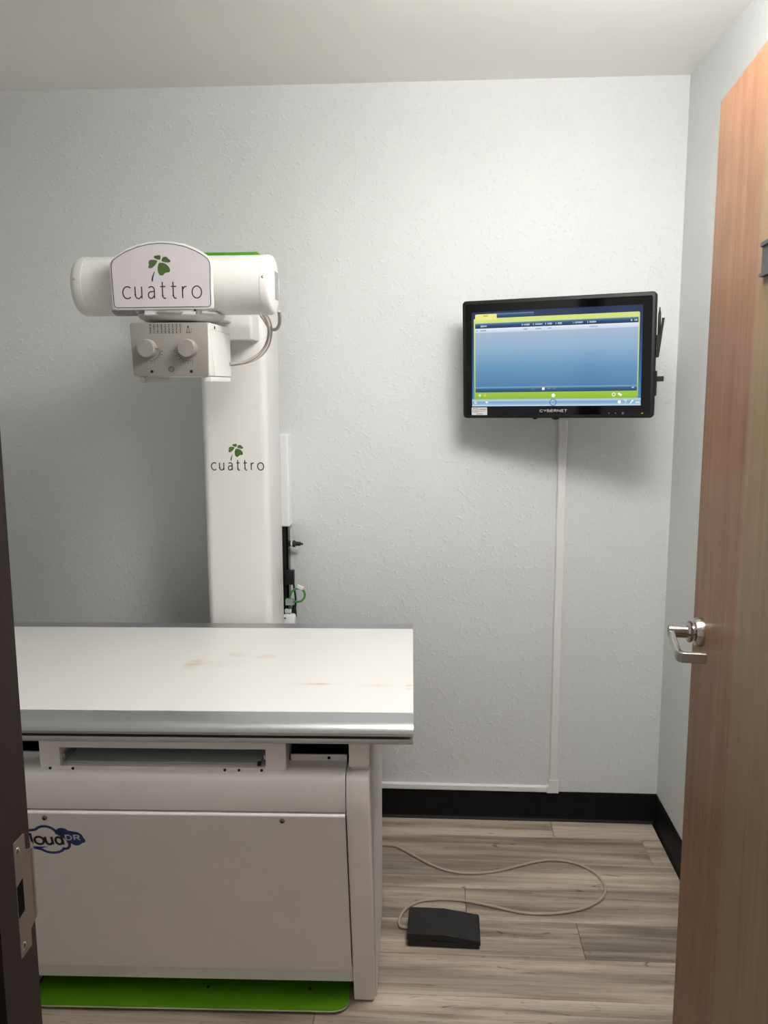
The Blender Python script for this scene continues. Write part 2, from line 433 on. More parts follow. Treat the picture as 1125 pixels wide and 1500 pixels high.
# thin humanist letters, x-height 1: (advance, strokes)
GL = {
    'c': (0.80, [arc(0.5, 0.5, 0.48, 0.5, 48, 312)]),
    'u': (0.92, [[(0.06, 1), (0.06, 0.36)] + arc(0.38, 0.36, 0.32, 0.36, 180, 300, 8) + [(0.70, 0.22)], [(0.74, 1), (0.74, 0)]]),
    'a': (0.86, [[(0.10, 0.88)] + arc(0.38, 0.68, 0.30, 0.31, 120, 0, 8) + [(0.68, 0)], [(0.68, 0.58), (0.44, 0.56)] + arc(0.32, 0.28, 0.27, 0.28, 90, 300, 10) + [(0.66, 0.24)]]),
    't': (0.66, [[(0.22, 1.36), (0.22, 0.26)] + arc(0.46, 0.26, 0.24, 0.26, 180, 290, 6), [(0.0, 0.98), (0.54, 0.98)]]),
    'r': (0.60, [[(0.08, 1), (0.08, 0)], [(0.08, 0.55)] + arc(0.42, 0.60, 0.32, 0.37, 165, 75, 6)]),
    'o': (1.02, [arc(0.5, 0.5, 0.48, 0.5, 0, 360, 22)]),
    'l': (0.30, [[(0.12, 1.45), (0.12, 0)]]),
    'd': (0.95, [arc(0.42, 0.5, 0.36, 0.48, 0, 360, 18), [(0.80, 1.45), (0.80, 0)]]),
    'C': (1.15, [arc(0.6, 0.7, 0.55, 0.7, 50, 310)]),
    'Y': (1.0, [[(0, 1.4), (0.45, 0.7), (0.9, 1.4)], [(0.45, 0.7), (0.45, 0)]]),
    'B': (1.0, [[(0.05, 0), (0.05, 1.4), (0.6, 1.4), (0.8, 1.2), (0.8, 0.9), (0.6, 0.72), (0.05, 0.72)], [(0.6, 0.72), (0.85, 0.5), (0.85, 0.2), (0.65, 0), (0.05, 0)]]),
    'E': (0.95, [[(0.8, 1.4), (0.05, 1.4), (0.05, 0), (0.8, 0)], [(0.05, 0.72), (0.7, 0.72)]]),
    'R': (1.0, [[(0.05, 0), (0.05, 1.4), (0.55, 1.4), (0.8, 1.25), (0.82, 0.95), (0.6, 0.68), (0.05, 0.68)], [(0.5, 0.68), (0.85, 0)]]),
    'N': (1.02, [[(0.05, 0), (0.05, 1.4), (0.82, 0), (0.82, 1.4)]]),
    'T': (0.95, [[(0, 1.4), (0.85, 1.4)], [(0.43, 1.4), (0.43, 0)]]),
    'D': (1.05, [[(0.05, 0), (0.05, 1.4), (0.45, 1.4)] + arc(0.45, 0.7, 0.45, 0.7, 80, -80, 10) + [(0.45, 0), (0.05, 0)]]),
}

def lettering(text, x0, x1, y0, xh, width, f, t=0.0004, stretch=None):
    """letters of x-height xh fitted between x0 and x1"""
    adv = sum(GL[c][0] for c in text[:-1]) + {'o': 0.98, 'T': 0.85, 'd': 0.82, 'R': 0.87}.get(text[-1], GL[text[-1]][0])
    gaps = len(text) - 1
    sx = stretch if stretch else xh
    gap = ((x1 - x0) - adv * sx) / max(1, gaps)
    lines = []; x = x0
    for c in text:
        a, st = GL[c]
        lines += [[(x + p[0] * sx, y0 + p[1] * xh) for p in L] for L in st]
        x += a * sx + gap
    return strokes(lines, width, f, t)

CLOVER = [
    [(520, 257), (548, 257), (580, 268), (605, 290), (618, 312), (621, 335), (610, 347), (590, 350), (572, 352), (562, 362), (550, 373), (530, 378), (512, 370), (502, 350), (497, 320), (500, 290), (508, 268)],
    [(498, 240), (490, 258), (470, 285), (445, 303), (425, 309), (408, 305), (406, 292), (413, 278), (411, 262), (413, 243), (425, 231), (450, 227), (480, 230)],
    [(527, 228), (505, 228), (483, 220), (466, 207), (467, 196), (480, 188), (497, 190), (508, 185), (525, 187), (533, 198), (531, 213)],
    [(540, 240), (543, 222), (555, 205), (575, 200), (595, 205), (603, 216), (616, 226), (627, 240), (625, 250), (605, 256), (575, 253), (553, 248)]]
CLOVER_STEM = [(466, 335), (460, 343), (440, 385), (432, 415), (436, 430), (440, 437), (446, 428), (452, 395), (458, 372), (468, 340)]

def clover(parent, f, k, cx, cy):
    """the printed four-leaf clover; k = metres per drawing unit"""
    P = lambda L: [(cx + (x - 515) * k, cy - (y - 240) * k) for x, y in L]
    for L in CLOVER:
        obj('clover_leaf', patch([P(L)], f), M['leaf'], parent)
    obj('clover_stem', patch([P(CLOVER_STEM)], f), M['ink'], parent)

# ------------------------------------------------------------------ the room
def structure(name, bm, mat, smooth=None):
    o = obj(name, bm, mat, None, smooth); o['kind'] = 'structure'; return o

T = 0.12
w = structure('wall_back', B(XL - T, XR + T, D, D + T, -0.01, ZC), M['wall']); tag(w, 'light grey orange peel textured back wall behind the column and monitor', 'wall')
w = structure('wall_right', B(XR, XR + T, YF - 0.16, D, -0.01, ZC), M['wall']); tag(w, 'light grey textured side wall behind the open door', 'wall')
w = structure('wall_left', B(XL - T, XL, YF - 0.16, D, -0.01, ZC), M['wall']); tag(w, 'light grey textured side wall at the far end of the table', 'wall')
bm = bmesh.new()
DX0, DX1, DH = -0.462, 0.518, 2.085
box(bm, XL, DX0, YF - 0.16, YF, -0.01, ZC); box(bm, DX1, XR, YF - 0.16, YF, -0.01, ZC); box(bm, DX0, DX1, YF - 0.16, YF, DH, ZC)
w = structure('wall_front', bm, M['wall']); tag(w, 'light grey wall that holds the doorway', 'wall')
w = structure('ceiling', B(XL - T, XR + T, YF - 0.16, D + T, ZC, ZC + 0.1), M['ceiling']); tag(w, 'smooth light grey ceiling above the back wall', 'ceiling')

floor = structure('floor', B(XL - T, XR + T, -0.6, D + T, -0.06, -0.004), M['slab']); tag(floor, 'grey brown wood look vinyl plank floor', 'floor')
rnd = random.Random(4)
joints = {0: 0.411, 1: 0.697, 2: -0.32, 3: 0.10, 4: 0.407, 5: -0.45, 6: -0.28}
PW, PL, GAPJ = 0.152, 1.22, 0.0006
full = None
ytop = D; row = 0
edges = [D, 2.656]
while edges[-1] > -0.55: edges.append(edges[-1] - PW)
for row in range(len(edges) - 1):
    y1, y0 = edges[row], edges[row + 1]
    j = joints.get(row, rnd.uniform(-0.6, 0.6))
    xs = [j]
    while xs[0] > XL: xs.insert(0, xs[0] - PL)
    while xs[-1] < XR: xs.append(xs[-1] + PL)
    for a, b in zip(xs, xs[1:]):
        a2, b2 = max(a, XL), min(b, XR)
        if b2 - a2 < 0.02: continue
        whole = abs((b2 - a2) - PL) < 1e-6 and row > 0
        if whole and full is not None:
            o = full.copy(); C.objects.link(o); o.location = V(((a2 + b2) / 2, (y0 + y1) / 2, 0)) - ABS['floor'] + V((0, 0, full.location.z + ABS['floor'].z)); continue
        bmp = B(a2 + GAPJ, b2 - GAPJ, y0 + GAPJ, y1 - GAPJ, -0.004, 0.0)
        es = [e for e in bmp.edges if all(v.co.z > -0.001 for v in e.verts)]
        bmesh.ops.bevel(bmp, geom=es, offset=0.0007, segments=1, affect='EDGES')
        o = obj('plank', bmp, M['plank'], floor)
        if whole: full = o

def cove(a, b, along, s):
    """rubber cove base: outline in (distance from wall, height), run along an axis"""
    pr = [(0, 0), (0.016, 0), (0.0165, 0.003), (0.010, 0.008), (0.0065, 0.018), (0.0055, 0.10), (0.0035, 0.104), (0, 0.104)]
    return prism(pr, (lambda u, v, w: V((w, D - u, v))) if along == 'x' else (lambda u, v, w: V((s + (-u if s > 0 else u), w, v))), a, b)
w = structure('baseboard_back', cove(XL, XR, 'x', 0), M['rubber'], 30); tag(w, 'black rubber cove base along the back wall', 'baseboard')
w = structure('baseboard_right', cove(YF, D, 'y', XR), M['rubber'], 30); tag(w, 'black rubber cove base along the right wall by the door', 'baseboard')
w = structure('baseboard_left', cove(YF, D, 'y', XL), M['rubber'], 30); tag(w, 'black rubber cove base along the left wall', 'baseboard')

# ceiling light (above the frame's top edge): a lit prismatic lens, dropped on added stems so it brightens the ceiling
def ceiling_light():
    x, y = LIGHT_POS; sx, sy = LIGHT_SIZE[0] / 2, LIGHT_SIZE[1] / 2
    t = empty('ceiling_light', (x, y, ZC), 'white lit ceiling fixture hanging just below the ceiling', 'ceiling light')
    obj('housing', B(x - sx, x + sx, y - sy * 0.72, y + sy * 0.72, ZC - 0.022, ZC, bev=0.002), M['white2'], t)
    m, nt, b = newmat('lit_diffuser')
    b.inputs['Base Color'].default_value = (0.8, 0.8, 0.8, 1); b.inputs['Emission Color'].default_value = (1.0, 0.975, 0.945, 1); b.inputs['Emission Strength'].default_value = LIGHT_POWER
    z = ZC - 0.095
    for s in (-1, 1):
        obj('added_stem', B(x + s * sx * 0.7 - 0.008, x + s * sx * 0.7 + 0.008, y - 0.008, y + 0.008, z - 0.002, ZC - 0.02), M['white2'], t)
    pr = [(y - sy * 0.9, z), (y - sy, z - 0.012), (y - sy * 0.93, z - 0.125), (y - sy * 0.78, z - 0.145), (y + sy * 0.78, z - 0.145), (y + sy * 0.93, z - 0.125), (y + sy, z - 0.012), (y + sy * 0.9, z)]
    obj('lens', prism(pr, FX, x - sx + 0.012, x + sx - 0.012), m, t)
    for s in (-1, 1):
        obj('end_cap', prism([(y + (a - y) * 1.02, c) for a, c in pr], FX, x + s * sx - 0.006, x + s * sx + 0.006), M['white2'], t)
ceiling_light()

# door frame
def door_frame():
    t = empty('trim_1', (0, YF, 0), 'dark brown metal door frame with a strike plate', 'door frame', kind='structure')
    def prof(s, x):   # s = +1 for the strike side; x = face of the rabbet
        return [(x - s * 0.05, 0.80), (x, 0.80), (x, 0.738), (x + s * 0.016, 0.738), (x + s * 0.016, 0.704), (x, 0.704), (x, 0.62), (x - s * 0.05, 0.62)]
    obj('jamb', prism(prof(1, -0.422), FZ, 0, 2.095, 0.0015, 1), M['frame'], t)
    obj('jamb', prism(prof(-1, 0.478), FZ, 0, 2.095, 0.0015, 1), M['frame'], t)
    hp = [(0.80, 2.095), (0.80, 2.045), (0.738, 2.045), (0.738, 2.029), (0.704, 2.029), (0.704, 2.045), (0.62, 2.045), (0.62, 2.095)]
    obj('frame_head', prism(hp, FX, -0.422, 0.478), M['frame'], t)
    # strike plate on the latch jamb
    zc = 0.981; bm = bmesh.new()
    fo = lambda u, v, w: V((-0.422 + w, u, v))
    out = [(0.752, zc + 0.063), (0.787, zc + 0.063), (0.787, zc + 0.045), (0.798, zc + 0.040), (0.798, zc - 0.040), (0.787, zc - 0.045), (0.787, zc - 0.063), (0.752, zc - 0.063)]
    prism(out, fo, 0.0, 0.0018, bm=bm)
    lip = [(-0.4202, 0.797), (-0.4202, 0.801), (-0.4225, 0.808), (-0.4275, 0.812), (-0.4285, 0.811), (-0.4245, 0.807), (-0.422, 0.801), (-0.422, 0.797)]
    prism(lip, FZ, zc - 0.040, zc + 0.040, bm=bm)
    sp = obj('strike_plate', bm, M['dark_metal'], t, label='satin metal strike plate')
    obj('latch_hole', prism([(0.765, zc + 0.016), (0.777, zc + 0.019), (0.777, zc - 0.016), (0.765, zc - 0.018)], fo, 0.0005, 0.0022), M['black_in'], sp)
    for dz in (0.052, -0.053):
        obj('screw', lathe([(0, 0.0034), (0.002, 0.0032), (0.0042, 0.0022), (0.0046, 0.0016)], (-0.422, 0.7715, zc + dz), (1, 0, 0), 16), M['nickel'], sp, 40)
door_frame()

# open door: local x from the latch edge towards the hinges, local y into the leaf, z up
def door():
    a = math.radians(4.735); A = V((0.5392, 1.7273, 0))
    ux = V((-math.sin(a), -math.cos(a), 0)); uy = V((math.cos(a), -math.sin(a), 0))
    mw = Matrix(((ux.x, uy.x, 0, A.x), (ux.y, uy.y, 0, A.y), (0, 0, 1, 0), (0, 0, 0, 1)))
    t = empty('door_1', None, 'open birch veneer door with satin lever handle', 'door', kind='structure', mat=mw)
    obj('door_leaf', B(0, 0.915, 0, 0.044, 0.012, 2.03, bev=0.0015, seg=1), M['veneer'], t)
    zl, xl = 1.014, 0.078
    h = obj('lever_handle', lathe([(0.0, -0.016), (0.0235, -0.016), (0.0268, -0.0145), (0.0285, -0.010), (0.0290, 0.0)], (xl, 0, zl), (0, 1, 0), 40), M['nickel'], t, 40, label='satin metal lever handle')
    obj('collar', lathe([(0.0135, -0.030), (0.019, -0.029), (0.0215, -0.025), (0.0205, -0.021), (0.017, -0.019), (0.019, -0.0155)], (xl, 0, zl), (0, 1, 0), 32), M['nickel'], h, 40)
    obj('spindle', lathe([(0.0122, -0.064), (0.0128, -0.03)], (xl, 0, zl), (0, 1, 0), 28), M['nickel'], h, 40)
    # flat bar: along the leaf, then back towards it
    zz0, zz1 = -0.0098, 0.0098
    path = [(-0.011, -0.064), (0.076, -0.064), (0.085, -0.061), (0.090, -0.054), (0.092, -0.010), (0.082, -0.010), (0.080, -0.047), (0.077, -0.0525), (0.071, -0.0545), (-0.011, -0.0545)]
    bm = bmesh.new()
    droop = lambda u: -0.026 * max(0, min(1, (u - 0.0) / 0.082))
    f = lambda u, v, w: V((xl + u, v, zl + w + droop(u)))
    prism(path, f, zz0, zz1, 0.0012, 1, bm=bm)
    obj('lever', bm, M['nickel'], h)
    # sliding-sign holder, cut by the picture's right edge
    s = obj('sign_holder', prism([(0.0, 1.664), (-0.0075, 1.664), (-0.0075, 1.669), (-0.004, 1.670), (-0.004, 1.709), (-0.0075, 1.710), (-0.0075, 1.716), (0, 1.716)], lambda u, v, w: V((w, u, v)), 0.347, 0.568), M['grey_plate'], t, label='dark grey sign holder')
    return t
door()

# ------------------------------------------------------------------ x-ray table
def xray_table():
    P = (-0.04, 1.70, 0)
    t = empty('xray_table', P, 'long white x-ray table with aluminium rails and green foot plate', 'x-ray table')
    t.rotation_euler.z = math.radians(1.5)
    XR_, XL_ = -0.040, -1.52
    zt = 0.80
    c = ((XR_ + XL_) / 2, 2.0515)
    obj('tabletop', B(XL_, XR_, 1.735, 2.368, zt - 0.014, zt + 0.0008, bev=0.0006, seg=1), tabletop_mat(c), t)
    fr = [(1.735, zt), (1.686, zt), (1.680, zt - 0.001), (1.674, zt - 0.0036), (1.669, zt - 0.0075), (1.6655, zt - 0.0125), (1.6640, zt - 0.018), (1.667, zt - 0.025), (1.674, zt - 0.028), (1.735, zt - 0.028)]
    obj('rail', prism(fr, FX, XL_, XR_), M['alu'], t, 25)
    bk = [(2.368 + (1.735 - a), b) for a, b in fr]
    obj('rail', prism(bk, FX, XL_, XR_), M['alu'], t, 25)
    obj('top_carriage', B(XL_ + 0.03, XR_ - 0.03, 1.70, 2.40, zt - 0.033, zt - 0.0145), M['black_in'], t)
    lf = bmesh.new()
    box(lf, XL_, XR_, 1.674, 1.74, zt - 0.046, zt - 0.034, bev=0.0015, seg=2)
    obj('lower_rail', lf, M['alu'], t, 30)
    lf = bmesh.new(); box(lf, XL_, XR_, 2.36, 2.426, zt - 0.046, zt - 0.034, bev=0.0015, seg=2)
    obj('lower_rail', lf, M['alu'], t, 30)

    x0, x1 = -0.985, -0.186          # front panels between the pedestals
    lean = lambda z: 1.69 + 0.305 * max(0.0, 0.585 - z)
    # apron with a rounded top edge and its flat top running back
    ap = [(1.748, 0.684), (1.716, 0.682), (1.703, 0.679), (1.695, 0.673), (1.6908, 0.664), (1.690, 0.655), (1.690, 0.596), (1.692, 0.5915), (1.697, 0.590), (1.735, 0.590), (1.735, 0.664), (1.748, 0.664)]
    apo = obj('apron', prism(ap, FX, x0, x1), M['body'], t, 30)
    obj('back_strip', B(x0, -0.856, 1.746, 1.750, 0.66, 0.6975), M['body'], apo)
    obj('back_strip', B(-0.310, x1, 1.746, 1.750, 0.66, 0.6975), M['body'], apo)
    obj('screw_hole', lathe([(0, 0), (0.0035, 0), (0.0035, 0.004)], (-0.2255, 1.7445, 0.6905), (0, 1, 0), 14), M['black_in'], apo)
    obj('gap_shade_block', B(x0, x1, 1.99, 2.25, 0.02, 0.745), M['black_in'], t)  # solid black blocks stand in for the shade in the gap under the top
    obj('gap_shade_block', B(-0.310, x1, 1.775, 1.99, 0.60, 0.7535), M['black_in'], t)
    obj('gap_shade_block', B(x0, -0.856, 1.775, 1.99, 0.60, 0.7535), M['black_in'], t)
    off = -0.004
    pn = [(lean(0.582) + off, 0.582), (lean(0.582) + off + 0.0005, 0.5845), (lean(0.582) + off + 0.003, 0.587), (lean(0.577) + off + 0.02, 0.588), (lean(0.112) + off + 0.02, 0.112), (lean(0.112) + off, 0.112)]
    pnl = obj('front_panel', prism(pn, FX, x0, x1 - 0.001), M['body'], t)
    nrm = V((0, -1, -0.305)).normalized()
    def on_panel(x, z):
        return V((x, lean(z) + off, z))
    for sx_, sz in ((-0.323, 0.5715), (-0.843, 0.5715)):
        p = on_panel(sx_, sz)
        s = obj('screw', lathe([(0.0055, -0.003), (0.0055, 0.003), (0.004, 0.0045), (0, 0.005)], p, nrm, 18), M['dark_metal'], pnl, 40)
        obj('screw_socket', lathe([(0.0022, 0.004), (0.0022, 0.0053), (0, 0.0053)], p, nrm, 8), M['black_in'], s)
    yk = lean(0.112) + off + 0.022
    obj('kick_strip', B(x0, x1, yk, yk + 0.02, 0.066, 0.114), M['white2'], t)
    # lime foot plate with a rounded front corner
    fp = [(-0.974, 2.20), (-0.974, 1.845), (-0.971, 1.835), (-0.962, 1.825), (-0.948, 1.819), (-0.934, 1.818), (-0.236, 1.818), (-0.222, 1.820), (-0.209, 1.826), (-0.200, 1.836), (-0.197, 1.848), (-0.197, 2.20)]
    pl = obj('foot_plate', prism(fp, FZ, 0.0125, 0.0165), M['green_plate'], t, label='lime green foot plate')
    obj('plate_edge', prism([(x, y - 0.0008) for x, y in fp], FZ, 0.0095, 0.0125), M['cream'], pl)
    obj('plate_pad', B(-0.955, -0.215, 1.85, 2.19, 0.0, 0.0095), M['black_in'], pl)
    for sx_ in (-0.55, -0.295):
        obj('screw', lathe([(0.004, 0), (0.004, 0.002), (0.0025, 0.0032), (0, 0.0036)], (sx_, 1.885, 0.0165), (0, 0, 1), 12), M['black'], pl, 40)

    # pedestals
    for s in (1, -1):
        mir = (lambda x: x) if s == 1 else (lambda x: -1.171 - x)
        a, b = mir(-0.1845), mir(-0.1335)
        pr = [(1.866, 0.006), (1.690, 0.587), (1.690, 0.658), (1.6915, 0.667), (1.697, 0.674), (1.706, 0.678), (1.80, 0.680), (2.20, 0.680), (2.20, 0.006)]
        pd = obj('pedestal', prism(pr, FX, min(a, b), max(a, b), 0.004, 3), M['body'], t, 30)
        obj('foot_pad', B(min(a, b) + 0.003, max(a, b) - 0.003, 1.872, 2.19, 0, 0.007), M['black'], pd)
        a, b = mir(-0.1785), mir(-0.1345)
        obj('spacer_block', B(min(a, b), max(a, b), 1.702, 1.80, 0.690, 0.7535, bev=0.0015), M['body'], t)
        obj('spacer_gap', B(min(a, b) + 0.004, max(a, b) - 0.004, 1.720, 1.80, 0.676, 0.691), M['body'], t)
        a, b = mir(-0.1345), mir(-0.1285)
        sp = [(1.885, 0.004), (1.742, 0.60), (1.742, 0.7535), (2.262, 0.7535), (2.262, 0.004)]
        obj('side_panel', prism(sp, FX, min(a, b), max(a, b), 0.0015, 2), M['white'], t)

    # detector housing under the top
    hx0, hx1, yf = -0.852, -0.314, 1.704
    z0, z1, z2, z3 = 0.6785, 0.690, 0.7265, 0.7540
    bm = bmesh.new()
    box(bm, hx0, -0.8075, yf, 2.10, z0, z3, bev=0.0012); box(bm, -0.3585, hx1, yf, 2.10, z0, z3, bev=0.0012)
    box(bm, -0.8075, -0.3585, yf, 1.99, z2, z3, bev=0.001)
    hs = obj('detector_housing', bm, M['body'], t)
    obj('lip', B(hx0 + 0.01, hx1 - 0.004, yf - 0.002, yf + 0.02, z0 - 0.0015, z0 + 0.0075, bev=0.001), M['body'], hs)
    for sx_ in (-0.829, -0.779, -0.447, -0.416, -0.367):
        obj('screw', lathe([(0.0032, 0), (0.0032, 0.0015), (0, 0.002)], (sx_, yf - 0.002, z0 + 0.002), (0, -1, 0), 12), M['black'], hs)
    obj('detector_plate', prism([(yf + 0.012, z0 + 0.008), (1.955, z0 + 0.008), (1.955, z0 + 0.016), (yf + 0.012, z0 + 0.0125)], FX, -0.80, -0.372), M['detector'], hs)
    obj('back_board', B(-0.8075, -0.3585, 1.955, 1.965, z0, z2), M['black_in'], hs)
    for xx in (-0.8072, -0.3645):
        obj('guide_rail', B(xx, xx + 0.0057, yf + 0.012, 1.95, z0 + 0.02, z0 + 0.030), M['alu'], hs)
    obj('clip', B(-0.3775, -0.370, yf + 0.004, yf + 0.014, z0 + 0.009, z0 + 0.0155), M['black'], hs)

    # printed cloud mark on the front panel
    k = 0.00156 / 4.6857 * 1.005       # metres per pixel of the enlarged mark
    cxw, czw = -0.7645, 0.5085
    def f(u, v, w):
        z = v
        return on_panel(u, z) + nrm * (w + 0.0002)
    PX = lambda x, y: (cxw + (x - 580) * k, czw + (232 - y) * k * 1.06)
    lm = obj('cloud_print', bmesh_cloud(f, PX), M['navy'], pnl, label='blue printed cloud emblem')
    lo = PX(20, 268); hi = PX(428, 268); xh = (268 - 208) * k * 1.06
    obj('lettering', lettering('Cloud', PX(132, 0)[0], PX(428, 0)[0], lo[1], xh, 15.5 * k, f, 0.0006), M['ink_black'], lm)
    obj('lettering', lettering('DR', PX(452, 0)[0], PX(545, 0)[0], PX(0, 229)[1], 29 * k, 9 * k, lambda u, v, w: f(u, v, w + 0.0005), 0.0004, 43 * k), M['sign'], lm)

def bmesh_cloud(f, PX):
    def A(cx, cy, r, a0, a1, n=10, ry=None):
        ry = ry or r
        return [(cx + r * math.cos(math.radians(a0 + (a1 - a0) * i / n)), cy - ry * math.sin(math.radians(a0 + (a1 - a0) * i / n))) for i in range(n + 1)]
    top = A(105, 232, 62, 250, 120) + A(195, 210, 60, 150, 62) + A(325, 205, 82, 138, 15, 12)
    bot = A(425, 262, 44, 50, -75) + A(345, 285, 82, -18, -150, 12, 52) + [(215, 295)]
    bm = strokes([[PX(*p) for p in top], [PX(*p) for p in bot]], abs(PX(19, 0)[0] - PX(0, 0)[0]), f)
    tail = [[PX(*p) for p in ((205, 287), (320, 289), (262, 303), (205, 303))]]
    patch(tail, f, 0.00045, bm)
    solid = A(437, 185, 50, 175, 35) + A(520, 215, 50, 80, 10) + A(560, 233, 20, 55, -95) + A(515, 235, 40, -60, -150) + [(462, 262), (440, 215), (400, 190)]
    patch([[PX(*p) for p in solid]], f, 0.0004, bm)
    return bm
xray_table()

# ------------------------------------------------------------------ x-ray column and tube head
def xray_stand():
    t = empty('xray_tube_stand', (-0.5835, 2.55, 0), 'tall white x-ray column carrying a tube head over the table', 'x-ray machine')
    x0, x1, y0, y1 = -0.680, -0.485, 2.44, 2.66
    out = rrect(x0, x1, y0, y1, 0.022, 6)
    col = obj('column', prism(out, FZ, 0.0, 1.846), M['white2'], t, 30)
    obj('top_cap', prism([(x0 - 0.004, 1.846), (x0 - 0.004, 1.862), (x0 + 0.008, 1.873), (x1 - 0.014, 1.873), (x1 + 0.001, 1.861), (x1 + 0.001, 1.846)], FY, y0 - 0.02, y1 + 0.004, 0.004, 2), M['green_cap'], t, 30, label='lime green column cap')
    fc = lambda u, v, w: V((u, y0 - 0.0002 - w, v))
    # printed name and clover on the column
    obj('lettering', lettering('cuattro', -0.6545, -0.4985, 1.2555, 0.0215, 0.0032, fc, 0.0004, 0.0185), M['ink'], col)
    clover(col, fc, 0.00206 * 21.5 / 222, -0.580, 1.3215)

    # carriage on the column and the arm that reaches forward to the tube
    obj('carriage', prism(rrect(-0.665, -0.502, 2.345, 2.445, 0.008, 3), FZ, 1.627, 1.80, 0.003, 2), M['white'], t, 30)
    obj('arm', B(-0.655, -0.555, 2.07, 2.35, 1.672, 1.775, bev=0.008, seg=2), M['white'], t, 30)

    # tube housing: a cylinder lying along x
    cy, cz, R = 2.06, 1.7395, 0.0695
    o = (-0.62, cy, cz)
    prof = [(0, -0.240), (0.038, -0.239), (0.052, -0.235), (0.062, -0.226), (0.0678, -0.212), (R, -0.196), (R, 0.218)]
    hous = obj('tube_housing', lathe([(R, -0.211), (R, 0.213)], o, (1, 0, 0), 64), M['white2'], t, 40)
    obj('end_cap', lathe([(0, -0.241), (0.055, -0.2408), (0.0625, -0.2385), (0.0672, -0.2335), (R + 0.0006, -0.2255), (R + 0.0006, -0.2105)], o, (1, 0, 0), 64), M['white2'], hous, 40)
    ec = obj('end_cap', lathe([(R + 0.0006, 0.2135), (R + 0.0006, 0.2265), (0.0680, 0.2320), (0.0645, 0.2355), (0.060, 0.2368), (0, 0.237)], o, (1, 0, 0), 64), M['white2'], hous, 40)
    obj('type_label', B(-0.62 + 0.2365, -0.62 + 0.2375, cy + 0.003, cy + 0.047, cz - 0.033, cz + 0.033), M['grey_label'], ec)
    for sx_, nm in ((-0.226, 0), (0.222, 0)):
        a = math.radians(188 if sx_ < 0 else 186)
        n = V((0, -1, 0.16)).normalized(); rr = R - 0.0005
        obj('screw', lathe([(0.0036, -0.002), (0.0036, 0.0016), (0.002, 0.0026), (0, 0.0028)], V((-0.62 + sx_, cy, cz)) + n * rr, n, 12), M['steel'], hous, 40)
    # grey type label on the underside, left
    bm = bmesh.new(); ring = []
    for a in range(238, 272, 4):
        ar = math.radians(a); ring.append((cy + (R + 0.0006) * math.cos(ar), cz + (R + 0.0006) * math.sin(ar)))
    inner = [(cy + (R - 0.001) * math.cos(math.radians(a)), cz + (R - 0.001) * math.sin(math.radians(a))) for a in range(270, 236, -4)]
    prism(ring + inner, FX, -0.772, -0.715, bm=bm)
    obj('type_label', bm, M['grey_label'], hous)

    # sign plate with an arched top
    k = 0.0005085
    PXs = lambda x, y: (-0.6275 + (x - 425) * k * 0.985, 1.7485 - (y - 203) * k * 0.965)
    arch = lambda ins: [PXs(x, y) for x, y in (
        [(190 + ins, 343 - ins), (187 + ins, 250)] + [(184 + ins, 165), (186 + ins, 142), (194 + ins * 0.9, 124 + ins * 0.3)] +
        [(216 + ins * 0.7, 104 + ins * 0.7), (262 + ins * 0.45, 77 + ins * 0.9), (320 + ins * 0.25, 55 + ins), (375, 44 + ins), (430, 40 + ins), (485, 44 + ins), (540 - ins * 0.25, 55 + ins), (594 - ins * 0.45, 77 + ins * 0.9), (638 - ins * 0.7, 104 + ins * 0.7)] +
        [(656 - ins * 0.9, 122 + ins * 0.3), (664 - ins, 142), (666 - ins, 165), (664 - ins, 250), (664 - ins, 340 - ins), (660 - ins, 348 - ins), (650 - ins, 352 - ins), (205 + ins, 353 - ins), (195 + ins, 350 - ins)])]
    ysg = 1.958
    plate = obj('sign_plate', prism(arch(0), FY, ysg, ysg + 0.012, 0.003, 2), M['white2'], t, 30, label='arched white name plate')
    fs = lambda u, v, w: V((u, ysg - w, v))
    obj('sign_face', patch([arch(10)], fs, 0.0004), M['sign'], plate)
    L = arch(11); L.append(L[0])
    fs2 = lambda u, v, w: V((u, ysg - 0.0004 - w, v))
    obj('outline', strokes([L], 0.0016, fs2, 0.0003), M['ink'], plate)
    obj('lettering', lettering('cuattro', PXs(243, 0)[0], PXs(612, 0)[0], PXs(0, 301)[1], 53 * k, 5.4 * k, fs2, 0.0003, 45 * k), M['ink'], plate)
    clover(plate, fs2, k * 0.464, *PXs(420, 131))

    # turret between tube and collimator
    tc = (-0.612, 2.06, 0)
    tur = obj('turret', lathe([(0.030, 1.695), (0.070, 1.692), (0.084, 1.677), (0.101, 1.674), (0.104, 1.669), (0.100, 1.662), (0.086, 1.654), (0.068, 1.6515)], tc, (0, 0, 1), 48), M['steel'], t, 40, label='metal turret ring')
    obj('swivel_disc', lathe([(0.06, 1.653), (0.066, 1.6515), (0.066, 1.645), (0.03, 1.644)], tc, (0, 0, 1), 48), M['black'], tur, 40)
    obj('bracket', B(-0.672, -0.552, 1.962, 2.02, 1.6635, 1.680, bev=0.002), M['white'], tur)
    obj('bracket', B(-0.5735, -0.542, 1.9635, 2.03, 1.664, 1.683, bev=0.002), M['alu'], tur)
    for sx_ in (-0.634, -0.606, -0.590, -0.552):
        obj('screw', lathe([(0.0022, 0), (0.0022, 0.0015), (0, 0.002)], (sx_, 1.962, 1.669 if sx_ < -0.57 else 1.6735), (0, -1, 0), 10), M['black'], tur)

    # collimator
    zb, zt = 1.5225, 1.6445
    cx0, cx1, yf, yb = -0.702, -0.520, 1.955, 2.16
    cl = obj('collimator', B(cx0 + 0.002, cx1, yf, yb, zb, zt, bev=0.006, seg=3), M['white'], t, 30)
